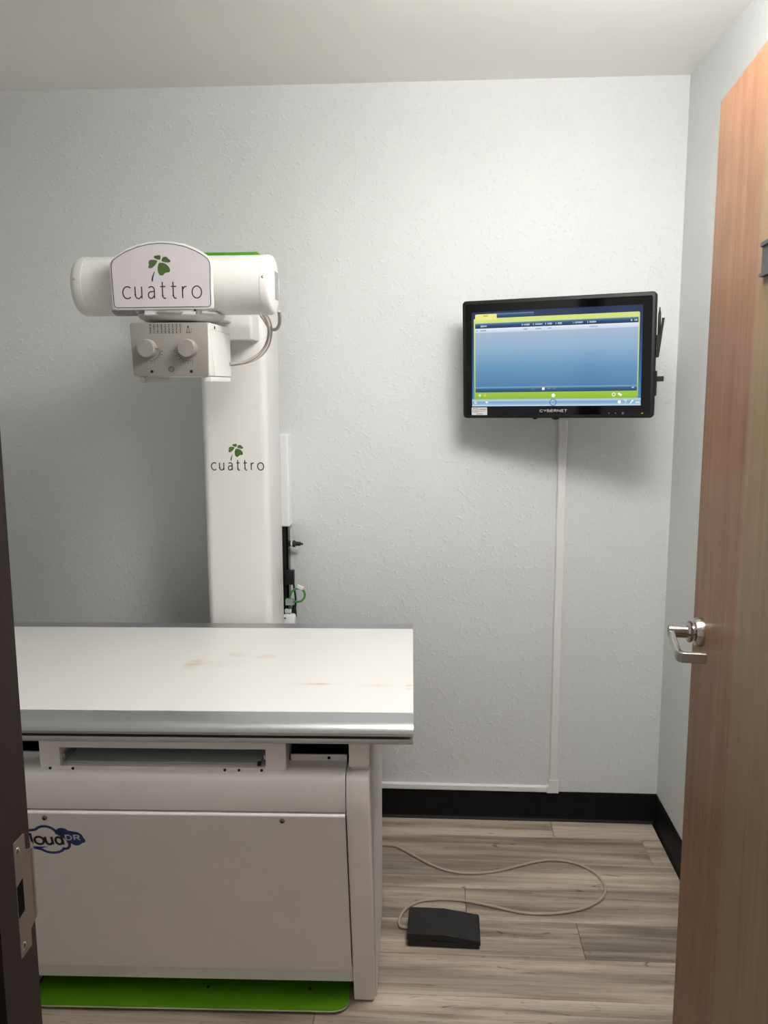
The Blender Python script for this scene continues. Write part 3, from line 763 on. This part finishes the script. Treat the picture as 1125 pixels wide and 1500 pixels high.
    fpo = [(cx0 + 0.006, zb + 0.001), (cx0 + 0.003, zb + 0.004), (cx0 - 0.001, zt - 0.004), (cx0 + 0.002, zt + 0.0005), (cx1 - 0.004, zt + 0.0005), (cx1 - 0.001, zt - 0.003), (cx1 - 0.002, zb + 0.004), (cx1 - 0.005, zb + 0.001)]
    fcp = obj('control_face', prism(fpo, FY, yf - 0.006, yf + 0.001, 0.0012, 2), M['alu_face'], cl, 30, label='brushed metal control face')
    obj('top_cover', B(cx1 - 0.02, cx1 + 0.0012, yf + 0.004, yb - 0.002, zt - 0.0145, zt + 0.0006, bev=0.001), M['white2'], cl)
    obj('side_cover', prism([(yf + 0.045, zb + 0.001), (yb - 0.003, zb + 0.001), (yb - 0.003, zt - 0.016), (yf + 0.003, zt - 0.016), (yf + 0.012, zt - 0.04), (yf + 0.024, zt - 0.075)], FX, cx1 - 0.004, cx1 + 0.0014, 0.001, 1), M['white2'], cl)
    obj('screw', lathe([(0.0038, 0), (0.0038, 0.0016), (0, 0.002)], (cx1 + 0.001, yf + 0.05, zt - 0.008), (1, 0, 0), 12), M['black'], cl)
    ff = lambda u, v, w: V((u, yf - 0.006 - w, v))
    kk = (cx1 - cx0 - 0.002) / (778 - 72)
    PC = lambda x, y: (cx0 + (x - 72) * kk, zt - (y - 208) * kk * 0.985)
    for (kx, ky, nub) in ((232, 440, -8), (603, 440, None)):
        c = PC(kx, ky); c3 = (c[0], yf - 0.006, c[1])
        kn = obj('knob', lathe([(0.0212, 0), (0.0212, 0.012), (0.0200, 0.021), (0.0188, 0.0225), (0, 0.0225)], c3, (0, -1, 0), 40), M['knob'], cl, 40, label='round metal knob')
        if nub is not None:
            obj('pointer', prism([(c[0] + 0.017, c[1] + 0.0035), (c[0] + 0.028, c[1] + 0.0005), (c[0] + 0.017, c[1] - 0.0035)], FY, yf - 0.022, yf - 0.012), M['knob'], kn)
    marks = bmesh.new()
    for (kx, ky, a0, a1) in ((232, 440, -10, -80), (603, 440, 190, 285)):
        c = PC(kx, ky)
        for i in range(11):
            a = math.radians(a0 + (a1 - a0) * i / 10)
            r0, r1 = 0.0265, 0.0305
            strokes([[(c[0] + r0 * math.cos(a), c[1] + r0 * math.sin(a)), (c[0] + r1 * math.cos(a), c[1] + r1 * math.sin(a))]], 0.0011, ff, 0.0002, marks)
            if i % 2 == 0:
                strokes([[(c[0] + 0.0335 * math.cos(a) - 0.001, c[1] + 0.0335 * math.sin(a)), (c[0] + 0.0335 * math.cos(a) + 0.001, c[1] + 0.0335 * math.sin(a))]], 0.0016, ff, 0.0002, marks)
    # the column table printed along the top
    rg = random.Random(2)
    for i in range(9):
        x = 258 + i * 34.5
        for j in range(6):
            y = 226 + j * 14.5
            wd = 8 + rg.random() * 8
            strokes([[PC(x - wd / 2, y), PC(x + wd / 2, y)]], (6.5 + 3 * rg.random()) * kk, ff, 0.0002, marks)
        strokes([[PC(x + 17, 222), PC(x + 17, 303)]], 1.4 * kk, ff, 0.0002, marks)
    # little standing-figure symbol, target ring
    patch([[PC(*p) for p in ((598, 236), (612, 236), (612, 254), (598, 254))]], ff, 0.0002, marks)
    strokes([[PC(*p) for p in ((600, 256), (588, 300), (598, 300), (606, 286), (614, 300), (624, 300), (611, 256))], [PC(636, 262), PC(636, 275)], [PC(632, 290), PC(640, 290)]], 4 * kk, ff, 0.0002, marks)
    rc = PC(437, 627)
    for r in (24, 13):
        strokes([arc(rc[0], rc[1], r * kk, r * kk, 0, 360, 20)], 4.5 * kk, ff, 0.0002, marks)
    obj('printed_scale', marks, M['ink_black'], cl)['kind'] = 'stuff'
    for (sx_, sy_) in ((257, 648), (622, 648)):
        c = PC(sx_, sy_)
        obj('screw', lathe([(0.0036, 0), (0.0036, 0.001), (0, 0.0016)], (c[0], yf - 0.006, c[1]), (0, -1, 0), 14), M['black'], cl)
    # accessory rails under the box
    obj('accessory_rail', B(cx1 - 0.016, cx1 + 0.0015, yf + 0.004, yb - 0.01, zb - 0.0125, zb - 0.001, bev=0.002), M['white2'], cl)
    bm = bmesh.new(); box(bm, cx0 + 0.018, cx0 + 0.028, yf - 0.002, yf + 0.02, zb - 0.015, zb)
    box(bm, cx0 + 0.02, cx0 + 0.086, yf + 0.0, yf + 0.006, zb - 0.0062, zb - 0.004); box(bm, cx0 + 0.02, cx0 + 0.086, yf + 0.0, yf + 0.006, zb - 0.0105, zb - 0.0083)
    box(bm, cx0 + 0.02, cx0 + 0.03, yf + 0.0, yb - 0.01, zb - 0.0125, zb)
    obj('accessory_rail', bm, M['alu_face'], cl)

    # cables from the tube and the collimator
    q = lambda px, py, y: pix(px, py, y)
    obj('cable', tube([q(409, 456, 2.10), q(410, 468, 2.12), q(408, 478, 2.15), q(402, 483, 2.2), q(394, 479, 2.25), q(386, 467, 2.28), q(378, 456, 2.28), q(372, 448, 2.25)], 0.0042, 10), M['cable'], t, 60)
    obj('cable', tube([q(381, 455, 2.17), q(390, 468, 2.19), q(394, 486, 2.22), q(390, 504, 2.25), q(380, 518, 2.25), q(364, 528, 2.22), q(350, 532, 2.19), q(336, 533, 2.14)], 0.0038, 10), M['cable'], t, 60)
    obj('cable', tube([q(384, 454, 2.18), q(395, 468, 2.20), q(398, 486, 2.23), q(394, 506, 2.26), q(383, 521, 2.26), q(366, 530, 2.23), q(350, 533.5, 2.20), q(336, 535, 2.15)], 0.0026, 8), M['cable'], t, 60)

def pix(px, py, y):
    """the point at depth y that shows at this pixel of the photograph"""
    m = scene.camera.matrix_world
    r, u, f = V(m.col[0][:3]), V(m.col[1][:3]), -V(m.col[2][:3])
    d = f + r * ((px - 562.5) / F_PX) - u * ((py - 750) / F_PX)
    return V((0, 0, H)) + d * (y / d.y)
xray_stand()

# ------------------------------------------------------------------ wall gear behind the column
def wall_gear():
    b = empty('wall_box', (-0.52, D, 1.04), 'tall white box on the wall behind the x-ray column', 'electrical box')
    obj('body', B(-0.575, -0.4715, 2.705, D, 1.042, 1.346, bev=0.003), M['plastic_white'], b)
    obj('cover', B(-0.573, -0.4735, 2.7015, 2.706, 1.045, 1.343, bev=0.0012), M['plastic_white'], b)
    c = empty('cable_channel', (-0.5, D, 0), 'black upright cable channel with a knob below the white wall box', 'cable channel')
    obj('channel', B(-0.535, -0.483, 2.715, D, 0.0, 1.042, bev=0.002), M['black'], c)
    obj('rib', B(-0.4855, -0.4795, 2.712, 2.718, 0.74, 1.04), M['black_in'], c)
    p = pix(416, 796, 2.735)
    kb = obj('knob', lathe([(0.010, -0.004), (0.013, 0.004), (0.013, 0.016), (0.0095, 0.020), (0.0095, 0.030), (0.0125, 0.031), (0.0115, 0.037), (0.0075, 0.040), (0.0068, 0.056), (0.0035, 0.058), (0.003, 0.064), (0, 0.064)], p, (1, 0, -0.02), 20), M['black'], c, 40)
    obj('collar', lathe([(0.0098, 0.0235), (0.0108, 0.024), (0.0108, 0.0285), (0.0098, 0.029)], p, (1, 0, -0.02), 20), M['sticker'], kb, 40)
    a0 = pix(417, 835, 2.70); a1 = pix(431.5, 856, 2.70)
    a = empty('power_adapter', (a1.x, 2.70, a1.z), 'small black plug adapter with a cord beside the column base', 'adapter')
    obj('body', B(a0.x, a1.x, 2.691, 2.711, a1.z, a0.z, bev=0.002), M['black'], a)
    obj('cord', tube([pix(430, 853, 2.70), pix(431, 862, 2.70), pix(433, 876, 2.70), pix(432.5, 890, 2.70), pix(431, 900, 2.70), pix(430, 925, 2.70)], 0.0034, 8), M['black'], a, 60)
    obj('plug', lathe([(0.006, -0.012), (0.0095, -0.008), (0.0095, 0.008), (0.007, 0.020), (0.004, 0.03)], pix(430.5, 899, 2.70), (0, 0, 1), 18), M['black'], a, 40)
    yg = 2.678
    g = empty('ground_wire', tuple(pix(425, 884, yg)), 'green wire loop with a white tag beside the column base', 'wire')
    obj('wire', tube([pix(x, y, yg) for x, y in ((424, 905), (424, 892), (424.5, 878), (427, 868), (432, 863), (439, 862), (445, 866), (446.5, 873), (443, 879), (437, 881.5), (430, 881), (423, 880))], 0.0036, 10), M['green_wire'], g, 60)
    p0 = pix(435.5, 858.5, yg); p1 = pix(446, 863, yg); d = (p1 - p0); d.normalize()
    up = V((-d.z, 0, d.x))
    bm = prism([(0, -0.006), (0.021, -0.006), (0.021, 0.005), (0, 0.005)], lambda u, v, w: p0 + d * u + up * v + V((0, w, 0)), -0.0045, 0.0045, 0.001, 1)
    obj('tag', bm, M['plastic_white'], g)
    c0 = pix(418.5, 877, yg); c1 = pix(430, 886, yg)
    obj('connector', B(c0.x, c1.x, 2.668, 2.688, c1.z, c0.z, bev=0.002), M['clear'], g)
    e0 = pix(417, 892, yg); e1 = pix(427, 898, yg)
    obj('terminal', B(e0.x, e1.x, 2.672, 2.686, e1.z, e0.z, bev=0.003), M['sticker'], g)
    s0 = pix(414.5, 900, 2.67); s1 = pix(432.5, 920, 2.67)
    s = empty('wall_socket', (s0.x, D, s1.z), 'white rounded socket housing low beside the column', 'socket')
    obj('housing', prism(rrect(s0.x, s1.x, s1.z, s0.z, 0.008, 4), FY, 2.664, 2.689, 0.003, 2), M['plastic_white'], s, 40)
    obj('slot', B(s0.x + 0.003, s0.x + 0.011, 2.6625, 2.666, s0.z - 0.013, s0.z - 0.009), M['grey_plate'], s)
wall_gear()

def raceway():
    t = empty('cable_raceway', (0.4185, D, 0.1), 'white plastic cable raceway from the monitor down to the baseboard', 'raceway')
    pf = [(0, 0), (0, 0.010), (0.003, 0.013), (0.0245, 0.013), (0.0275, 0.010), (0.0275, 0)]
    obj('upright_channel', prism([(0.4045 + a, D - 0.001 - b) for a, b in pf], FZ, 0.126, 1.389), M['race'], t)
    obj('back_channel', B(0.4065, 0.430, D - 0.009, D - 0.001, 1.39, 1.47), M['race'], t)
    obj('elbow', prism([(0.396, 0.1045), (0.436, 0.1045), (0.436, 0.152), (0.4025, 0.152), (0.4025, 0.131), (0.396, 0.129)], FY, D - 0.0165, D - 0.001, 0.002, 2), M['race'], t)
    pf2 = [(0.1055, 0), (0.1055, 0.010), (0.108, 0.013), (0.124, 0.013), (0.127, 0.010), (0.127, 0)]
    obj('level_channel', prism([(D - 0.001 - b, a) for a, b in pf2], FX, -0.47, 0.3965), M['race'], t)
raceway()

# ------------------------------------------------------------------ monitor
def monitor():
    W_, H_ = 0.5615, 0.3507
    yaw, roll, tilt = 0.3212, 0.0116, 0.0274
    ex = V((math.cos(yaw), -math.sin(yaw), 0)); n = V((-math.sin(yaw), -math.cos(yaw), 0)); ez = V((0, 0, 1))
    ez2 = ez * math.cos(tilt) + n * math.sin(tilt)
    e1 = ex * math.cos(roll) + ez2 * math.sin(roll); e3 = ez2 * math.cos(roll) - ex * math.sin(roll)
    e2 = e3.cross(e1)                       # into the wall
    o = V((0.0868, 2.62, 1.5746)) - e3 * (H_ / 2)
    mw = Matrix(((e1.x, e2.x, e3.x, o.x), (e1.y, e2.y, e3.y, o.y), (e1.z, e2.z, e3.z, o.z), (0, 0, 0, 1)))
    t = empty('monitor', None, 'black touchscreen monitor on a wall arm showing a blue window', 'monitor', mat=mw)
    out = rrect(0, W_, 0, H_, 0.011, 5)
    obj('housing', prism(out, FY, 0.0, 0.034, 0.004, 3), M['bezel'], t, 40)
    obj('rear_shell', prism(rrect(0.03, W_ - 0.03, 0.03, H_ - 0.03, 0.02, 4), FY, 0.033, 0.052, 0.006, 2), M['bezel'], t, 40)
    fg = lambda u, v, w: V((u, -w, v))
    gl = obj('glass_front', patch([rrect(0.0105, W_ - 0.0105, 0.0105, H_ - 0.0105, 0.006, 4)], fg, 0.0006), M['glass'], t)
    lay = [0.0006]
    def rect(name, u0, u1, v0, v1, mat, parent, dz, r=0.0, label=None):
        pts = rrect(u0 * W_, u1 * W_, v0 * H_, v1 * H_, r, 4) if r else [(u0 * W_, v0 * H_), (u1 * W_, v0 * H_), (u1 * W_, v1 * H_), (u0 * W_, v1 * H_)]
        return obj(name, patch([pts], lambda u, v, w: V((u, -0.0006 - dz - w, v)), 0.0001), mat, parent, label=label)
    E = emit
    scr = rect('screen', 0.0530, 0.9355, 0.103, 0.902, E('screen_backdrop', None, [(0, (70, 135, 185)), (0.35, (42, 95, 145)), (0.75, (28, 56, 100)), (1, (24, 42, 82))]), t, 0.0001, label='lit screen with a blue window')
    navy = E('ui_navy', None, [(0, (18, 45, 82)), (0.5, (30, 66, 108)), (0.8, (66, 104, 142)), (1, (120, 155, 180))])
    rect('tab', 0.175, 0.389, 0.845, 0.885, navy, scr, 0.0002, 0.003)
    rect('window_frame', 0.0641, 0.9215, 0.160, 0.8480, E('ui_lime', None, [(0, (140, 182, 40)), (0.1, (158, 196, 66)), (0.5, (184, 212, 130)), (0.93, (206, 222, 128)), (1, (214, 226, 120))]), scr, 0.0003, 0.004)
    rect('tab', 0.072, 0.190, 0.835, 0.884, E('ui_yellow', (238, 232, 138)), scr, 0.0004, 0.003)
    rect('menu_bar', 0.0719, 0.9153, 0.764, 0.8075, navy, scr, 0.0005)
    rect('header_row', 0.0719, 0.9153, 0.728, 0.764, E('ui_header', None, [(0, (196, 208, 226)), (1, (226, 234, 242))]), scr, 0.0005)
    rect('list_area', 0.0719, 0.9153, 0.266, 0.728, E('ui_list', None, [(0, (76, 124, 168)), (0.35, (98, 146, 186)), (0.75, (146, 176, 204)), (1, (166, 184, 206))]), scr, 0.0005)
    rect('tool_bar', 0.0719, 0.9165, 0.2215, 0.268, E('ui_bar', None, [(0, (26, 62, 98)), (0.6, (44, 92, 134)), (1, (128, 172, 204))]), scr, 0.0006, 0.003)
    rect('task_bar', 0.0522, 0.9360, 0.103, 0.163, E('ui_task', None, [(0, (206, 232, 248)), (0.2, (150, 190, 220)), (0.55, (120, 158, 196)), (0.85, (176, 204, 226)), (1, (150, 184, 214))]), scr, 0.0006)
    white = E('ui_white', (246, 250, 240)); pink = E('ui_pink', (240, 190, 140)); dk = E('ui_dark', (26, 58, 100)); grey = E('ui_grey', (130, 140, 156))
    fi = lambda u, v, w: V((u, -0.0015 - w, v))
    def icon(outl, mat): obj('icon', patch([[(a * W_, b * H_) for a, b in L] for L in outl], fi, 0.0001), mat, scr)
    asp = W_ / H_
    cir = lambda u, v, r, n=16: [(u + r * math.cos(2 * math.pi * k / n), v + r * asp * math.sin(2 * math.pi * k / n)) for k in range(n)]
    def ring(u, v, r, wd, mat): obj('icon', strokes([[(a * W_, b * H_) for a, b in cir(u, v, r, 20) + [cir(u, v, r, 20)[0]]]], wd, fi, 0.0001), mat, scr)
    icon([cir(0.494, 0.190, 0.0098)], white)
    icon([[(0.434, 0.237), (0.447, 0.237), (0.447, 0.2585), (0.434, 0.2585)]], white)
    ring(0.492, 0.1325, 0.0165, 0.0016, dk); ring(0.802, 0.193, 0.0078, 0.0019, white)
    icon([cir(0.8285, 0.198, 0.006, 8), cir(0.837, 0.189, 0.006, 8)], white)
    for u, m in ((0.096, white), (0.125, pink)):
        icon([[(u - 0.0075, 0.193), (u + 0.0075, 0.193), (u + 0.0075, 0.199), (u - 0.0075, 0.199)]], m)
        icon([[(u - 0.0018, 0.184), (u + 0.0018, 0.184), (u + 0.0018, 0.208), (u - 0.0018, 0.208)]], m)
    icon([cir(0.831, 0.131, 0.0085)], white)
    icon([[(0.126, 0.138), (0.130, 0.146), (0.134, 0.142), (0.138, 0.146), (0.142, 0.138), (0.134, 0.126)]], white)
    ring(0.072, 0.134, 0.005, 0.0014, white)
    icon([[(0.882, 0.118), (0.886, 0.116), (0.897, 0.136), (0.903, 0.140), (0.899, 0.146), (0.892, 0.146), (0.890, 0.138)]], white)
    obj('icon', strokes([[(0.855 * W_, 0.139 * H_)] + [(a * W_, b * H_) for a, b in ((0.858, 0.146), (0.864, 0.146), (0.867, 0.139), (0.862, 0.132), (0.861, 0.126))], [(0.861 * W_, 0.121 * H_), (0.861 * W_, 0.117 * H_)]], 0.0016, fi, 0.0001), white, scr)
    icon([[(0.910, 0.122), (0.932, 0.122), (0.932, 0.126), (0.910, 0.126)], [(0.910, 0.131), (0.932, 0.131), (0.932, 0.135), (0.910, 0.135)]], white)
    icon([[(0.890, 0.252), (0.902, 0.252), (0.896, 0.242)]], white)
    ring(0.385, 0.248, 0.006, 0.0008, grey)
    icon([[(0.375, 0.2585), (0.398, 0.2585), (0.398, 0.2605), (0.375, 0.2605)]], grey); icon([[(0.462, 0.245), (0.478, 0.245), (0.478, 0.250), (0.462, 0.250)]], grey)
    obj('icon', strokes([[(0.49 * W_, 0.241 * H_), (0.505 * W_, 0.256 * H_)], [(0.49 * W_, 0.256 * H_), (0.505 * W_, 0.241 * H_)]], 0.0009, fi, 0.0001), grey, scr)
    rg = random.Random(5)
    def words(items, v, h, mat):
        bm = bmesh.new()
        for u0, u1 in items:
            u = u0
            while u < u1:
                wd = rg.uniform(0.0018, 0.0034); hh = h * rg.uniform(0.6, 1.0)
                patch([[(u * W_, (v - hh / 2) * H_), ((u + wd) * W_, (v - hh / 2) * H_), ((u + wd) * W_, (v + hh / 2) * H_), (u * W_, (v + hh / 2) * H_)]], fi, 0.0001, bm)
                u += wd + 0.0012
        obj('lettering', bm, mat, scr)['kind'] = 'stuff'
    soft = E('ui_soft_text', (196, 210, 222))
    words([(0.102, 0.137), (0.325, 0.330), (0.337, 0.365), (0.385, 0.388), (0.397, 0.432), (0.449, 0.452), (0.460, 0.482), (0.503, 0.506), (0.514, 0.534), (0.592, 0.595), (0.602, 0.642), (0.664, 0.667), (0.675, 0.706), (0.878, 0.883), (0.896, 0.909)], 0.783, 0.016, soft)
    words([(0.079, 0.084), (0.10, 0.13), (0.335, 0.355), (0.398, 0.428), (0.462, 0.482), (0.675, 0.716)], 0.746, 0.012, grey)
    words([(0.118, 0.142)], 0.868, 0.012, E('ui_olive', (160, 150, 90)))
    # maker's lettering, sticker, lights on the bezel
    fb = lambda u, v, w: V((u, -0.0006 - w, v))
    obj('lettering', lettering('CYBERNET', 0.4216 * W_, 0.566 * W_, 0.0525 * H_, 0.0178 * H_ * 0.75, 0.0009, fb, 0.0002, 0.0092), M['sticker'], gl)
    st = obj('sticker', patch([rrect(0.0492 * W_, 0.1359 * W_, 0.0268 * H_, 0.0937 * H_, 0.0015, 3)], fb, 0.0003), M['sticker'], t)
    fb2 = lambda u, v, w: V((u, -0.0009 - w, v))
    bm = bmesh.new()
    S = lambda a, b: ((0.0492 + 0.0867 * a) * W_, (0.0268 + 0.0669 * b) * H_)
    strokes([[S(0.06, 0.45), S(0.06, 0.72), S(0.13, 0.86), S(0.36, 0.86), S(0.43, 0.72), S(0.43, 0.45), S(0.36, 0.36), S(0.13, 0.36), S(0.06, 0.45)], [S(0.13, 0.5), S(0.2, 0.66), S(0.3, 0.66), S(0.36, 0.5), S(0.13, 0.5)]], 0.0010, fb2, 0.0002, bm)
    for i in range(5):
        strokes([[S(0.52 + i * 0.085, 0.42), S(0.52 + i * 0.085, 0.62)], [S(0.52 + i * 0.085, 0.52), S(0.56 + i * 0.085, 0.52)]], 0.0008, fb2, 0.0002, bm)
    strokes([[S(0.50, 0.76), S(0.94, 0.76)], [S(0.3, 0.16), S(0.72, 0.16)]], 0.0014, fb2, 0.0002, bm)
    obj('printed_mark', bm, M['ink'], st)
    for u in (0.7811, 0.8131):
        obj('button', patch([disc(u * W_, 0.0395 * H_, 0.0012, 10)], fb, 0.0002), M['grey_label'], t)
    obj('button', strokes([[(0.845 * W_, 0.034 * H_), (0.853 * W_, 0.034 * H_), (0.853 * W_, 0.045 * H_), (0.845 * W_, 0.045 * H_), (0.845 * W_, 0.034 * H_)]], 0.0008, fb, 0.0002), M['grey_label'], t)
    obj('indicator_light', patch([[(0.9405 * W_, 0.035 * H_), (0.9485 * W_, 0.035 * H_), (0.9485 * W_, 0.0425 * H_), (0.9405 * W_, 0.0425 * H_)]], fb, 0.0002), M['led'], t)
    obj('camera_lens', patch([disc(0.4874 * W_, 0.9566 * H_, 0.0022, 14)], fb, 0.0003), M['bezel'], t)
    # things on the right side: stylus clip, port cover with a plugged-in receiver
    sh = obj('stylus_holder', prism([(W_, 0.168), (W_, 0.232), (W_ + 0.009, 0.232), (W_ + 0.014, 0.278), (W_ + 0.021, 0.278), (W_ + 0.0085, 0.170)], FY, 0.008, 0.022, 0.0012, 1), M['black'], t)
    obj('stylus', lathe([(0.0022, 0.0), (0.0038, 0.004), (0.0042, 0.06), (0.0042, 0.105), (0.002, 0.115), (0.0018, 0.122), (0, 0.122)], (W_ + 0.0062, 0.015, 0.185), (0.012, 0, 1), 14), M['black'], t, 40)
    obj('port_cover', B(W_ - 0.001, W_ + 0.0045, 0.006, 0.026, 0.062, 0.132, bev=0.001), M['bezel'], t)
    obj('usb_receiver', B(W_ + 0.004, W_ + 0.0235, 0.010, 0.022, 0.102, 0.117, bev=0.0015), M['black'], t)
    # knobs below and the wall arm behind
    for u, r in ((0.385, 0.0075), (0.495, 0.0165)):
        obj('adjusting_knob', lathe([(r, -0.010), (r, 0.010), (r * 0.8, 0.012), (0, 0.012)], (u * W_, 0.040, 0.0015 if r < 0.01 else 0.0095), (0, 1, 0), 24), M['black'], t, 40)
    obj('mount_plate', B(W_ / 2 - 0.06, W_ / 2 + 0.06, 0.051, 0.056, H_ / 2 - 0.06, H_ / 2 + 0.06, bev=0.002), M['black'], t)
    im = mw.inverted()
    c = im @ V((0.36, D - 0.006, 1.56))
    bm = bmesh.new(); box(bm, 0.30, 0.42, D - 0.006, D, 1.49, 1.63, bev=0.001)
    bmesh.ops.transform(bm, matrix=im, verts=bm.verts)
    obj('wall_plate', bm, M['black'], t)
    a = V((W_ / 2, 0.055, H_ / 2))
    obj('arm', tube([a, a + (c - a) * 0.4, c], 0.016, 14, 0), M['black'], t, 40)
monitor()

# ------------------------------------------------------------------ foot pedal
def foot_pedal():
    t = empty('foot_pedal', (0.035, 2.135, 0), 'black wedge foot pedal on the floor with a tan grey cord', 'foot pedal')
    t.rotation_euler.z = math.radians(-1.0)
    x0, x1, y0, y1 = -0.064, 0.133, 2.072, 2.190
    base = prism([(x0 + 0.002, 0.003), (x0 + 0.002, 0.022), (x1 - 0.006, 0.016), (x1 - 0.003, 0.003)], FY, y0 + 0.001, y1 - 0.001, 0.002, 2)
    obj('base', base, M['pedal'], t)
    tr = prism([(x0, 0.020), (x0, 0.037), (x0 + 0.004, 0.0405), (x0 + 0.098, 0.0405), (x1 - 0.003, 0.026), (x1, 0.022), (x1, 0.012), (x1 - 0.004, 0.011), (x0 + 0.098, 0.022)], FY, y0, y1, 0.002, 2)
    obj('treadle', tr, M['pedal'], t)
    bm = bmesh.new()
    for i in range(24):
        u = 0.008 + i * 0.0076
        z = 0.0405 if u < 0.098 else 0.0405 - (u - 0.098) * 0.0145 / 0.096
        box(bm, x0 + u, x0 + u + 0.0032, y0 + 0.006, y1 - 0.006, z - 0.0005, z + 0.0008)
    obj('grip_ribs', bm, M['pedal'], t)
    for xx in (x0 + 0.02, x1 - 0.02):
        for yy in (y0 + 0.015, y1 - 0.015):
            obj('rubber_foot', lathe([(0.006, 0), (0.006, 0.004)], (xx, yy, 0), (0, 0, 1), 10), M['black_in'], t)
    pts = [(-0.40, 2.46), (-0.27, 2.54), (-0.2, 2.565), (-0.149, 2.568), (-0.121, 2.561), (-0.08, 2.527), (-0.026, 2.479), (0.039, 2.437), (0.115, 2.425), (0.193, 2.441), (0.266, 2.477), (0.328, 2.506), (0.388, 2.518), (0.45, 2.502), (0.495, 2.461), (0.516, 2.406), (0.514, 2.359), (0.492, 2.316), (0.443, 2.274), (0.38, 2.248), (0.308, 2.236), (0.244, 2.241), (0.169, 2.264), (0.098, 2.282), (0.037, 2.286), (-0.023, 2.276), (-0.059, 2.254), (-0.082, 2.217), (-0.091, 2.174), (-0.085, 2.149), (-0.061, 2.146)]
    P = [(x, y, 0.0042 if i < len(pts) - 4 else 0.006) for i, (x, y) in enumerate(pts)]
    obj('cord', tube(P, 0.0041, 8, 5), M['tancable'], t, 60)
foot_pedal()
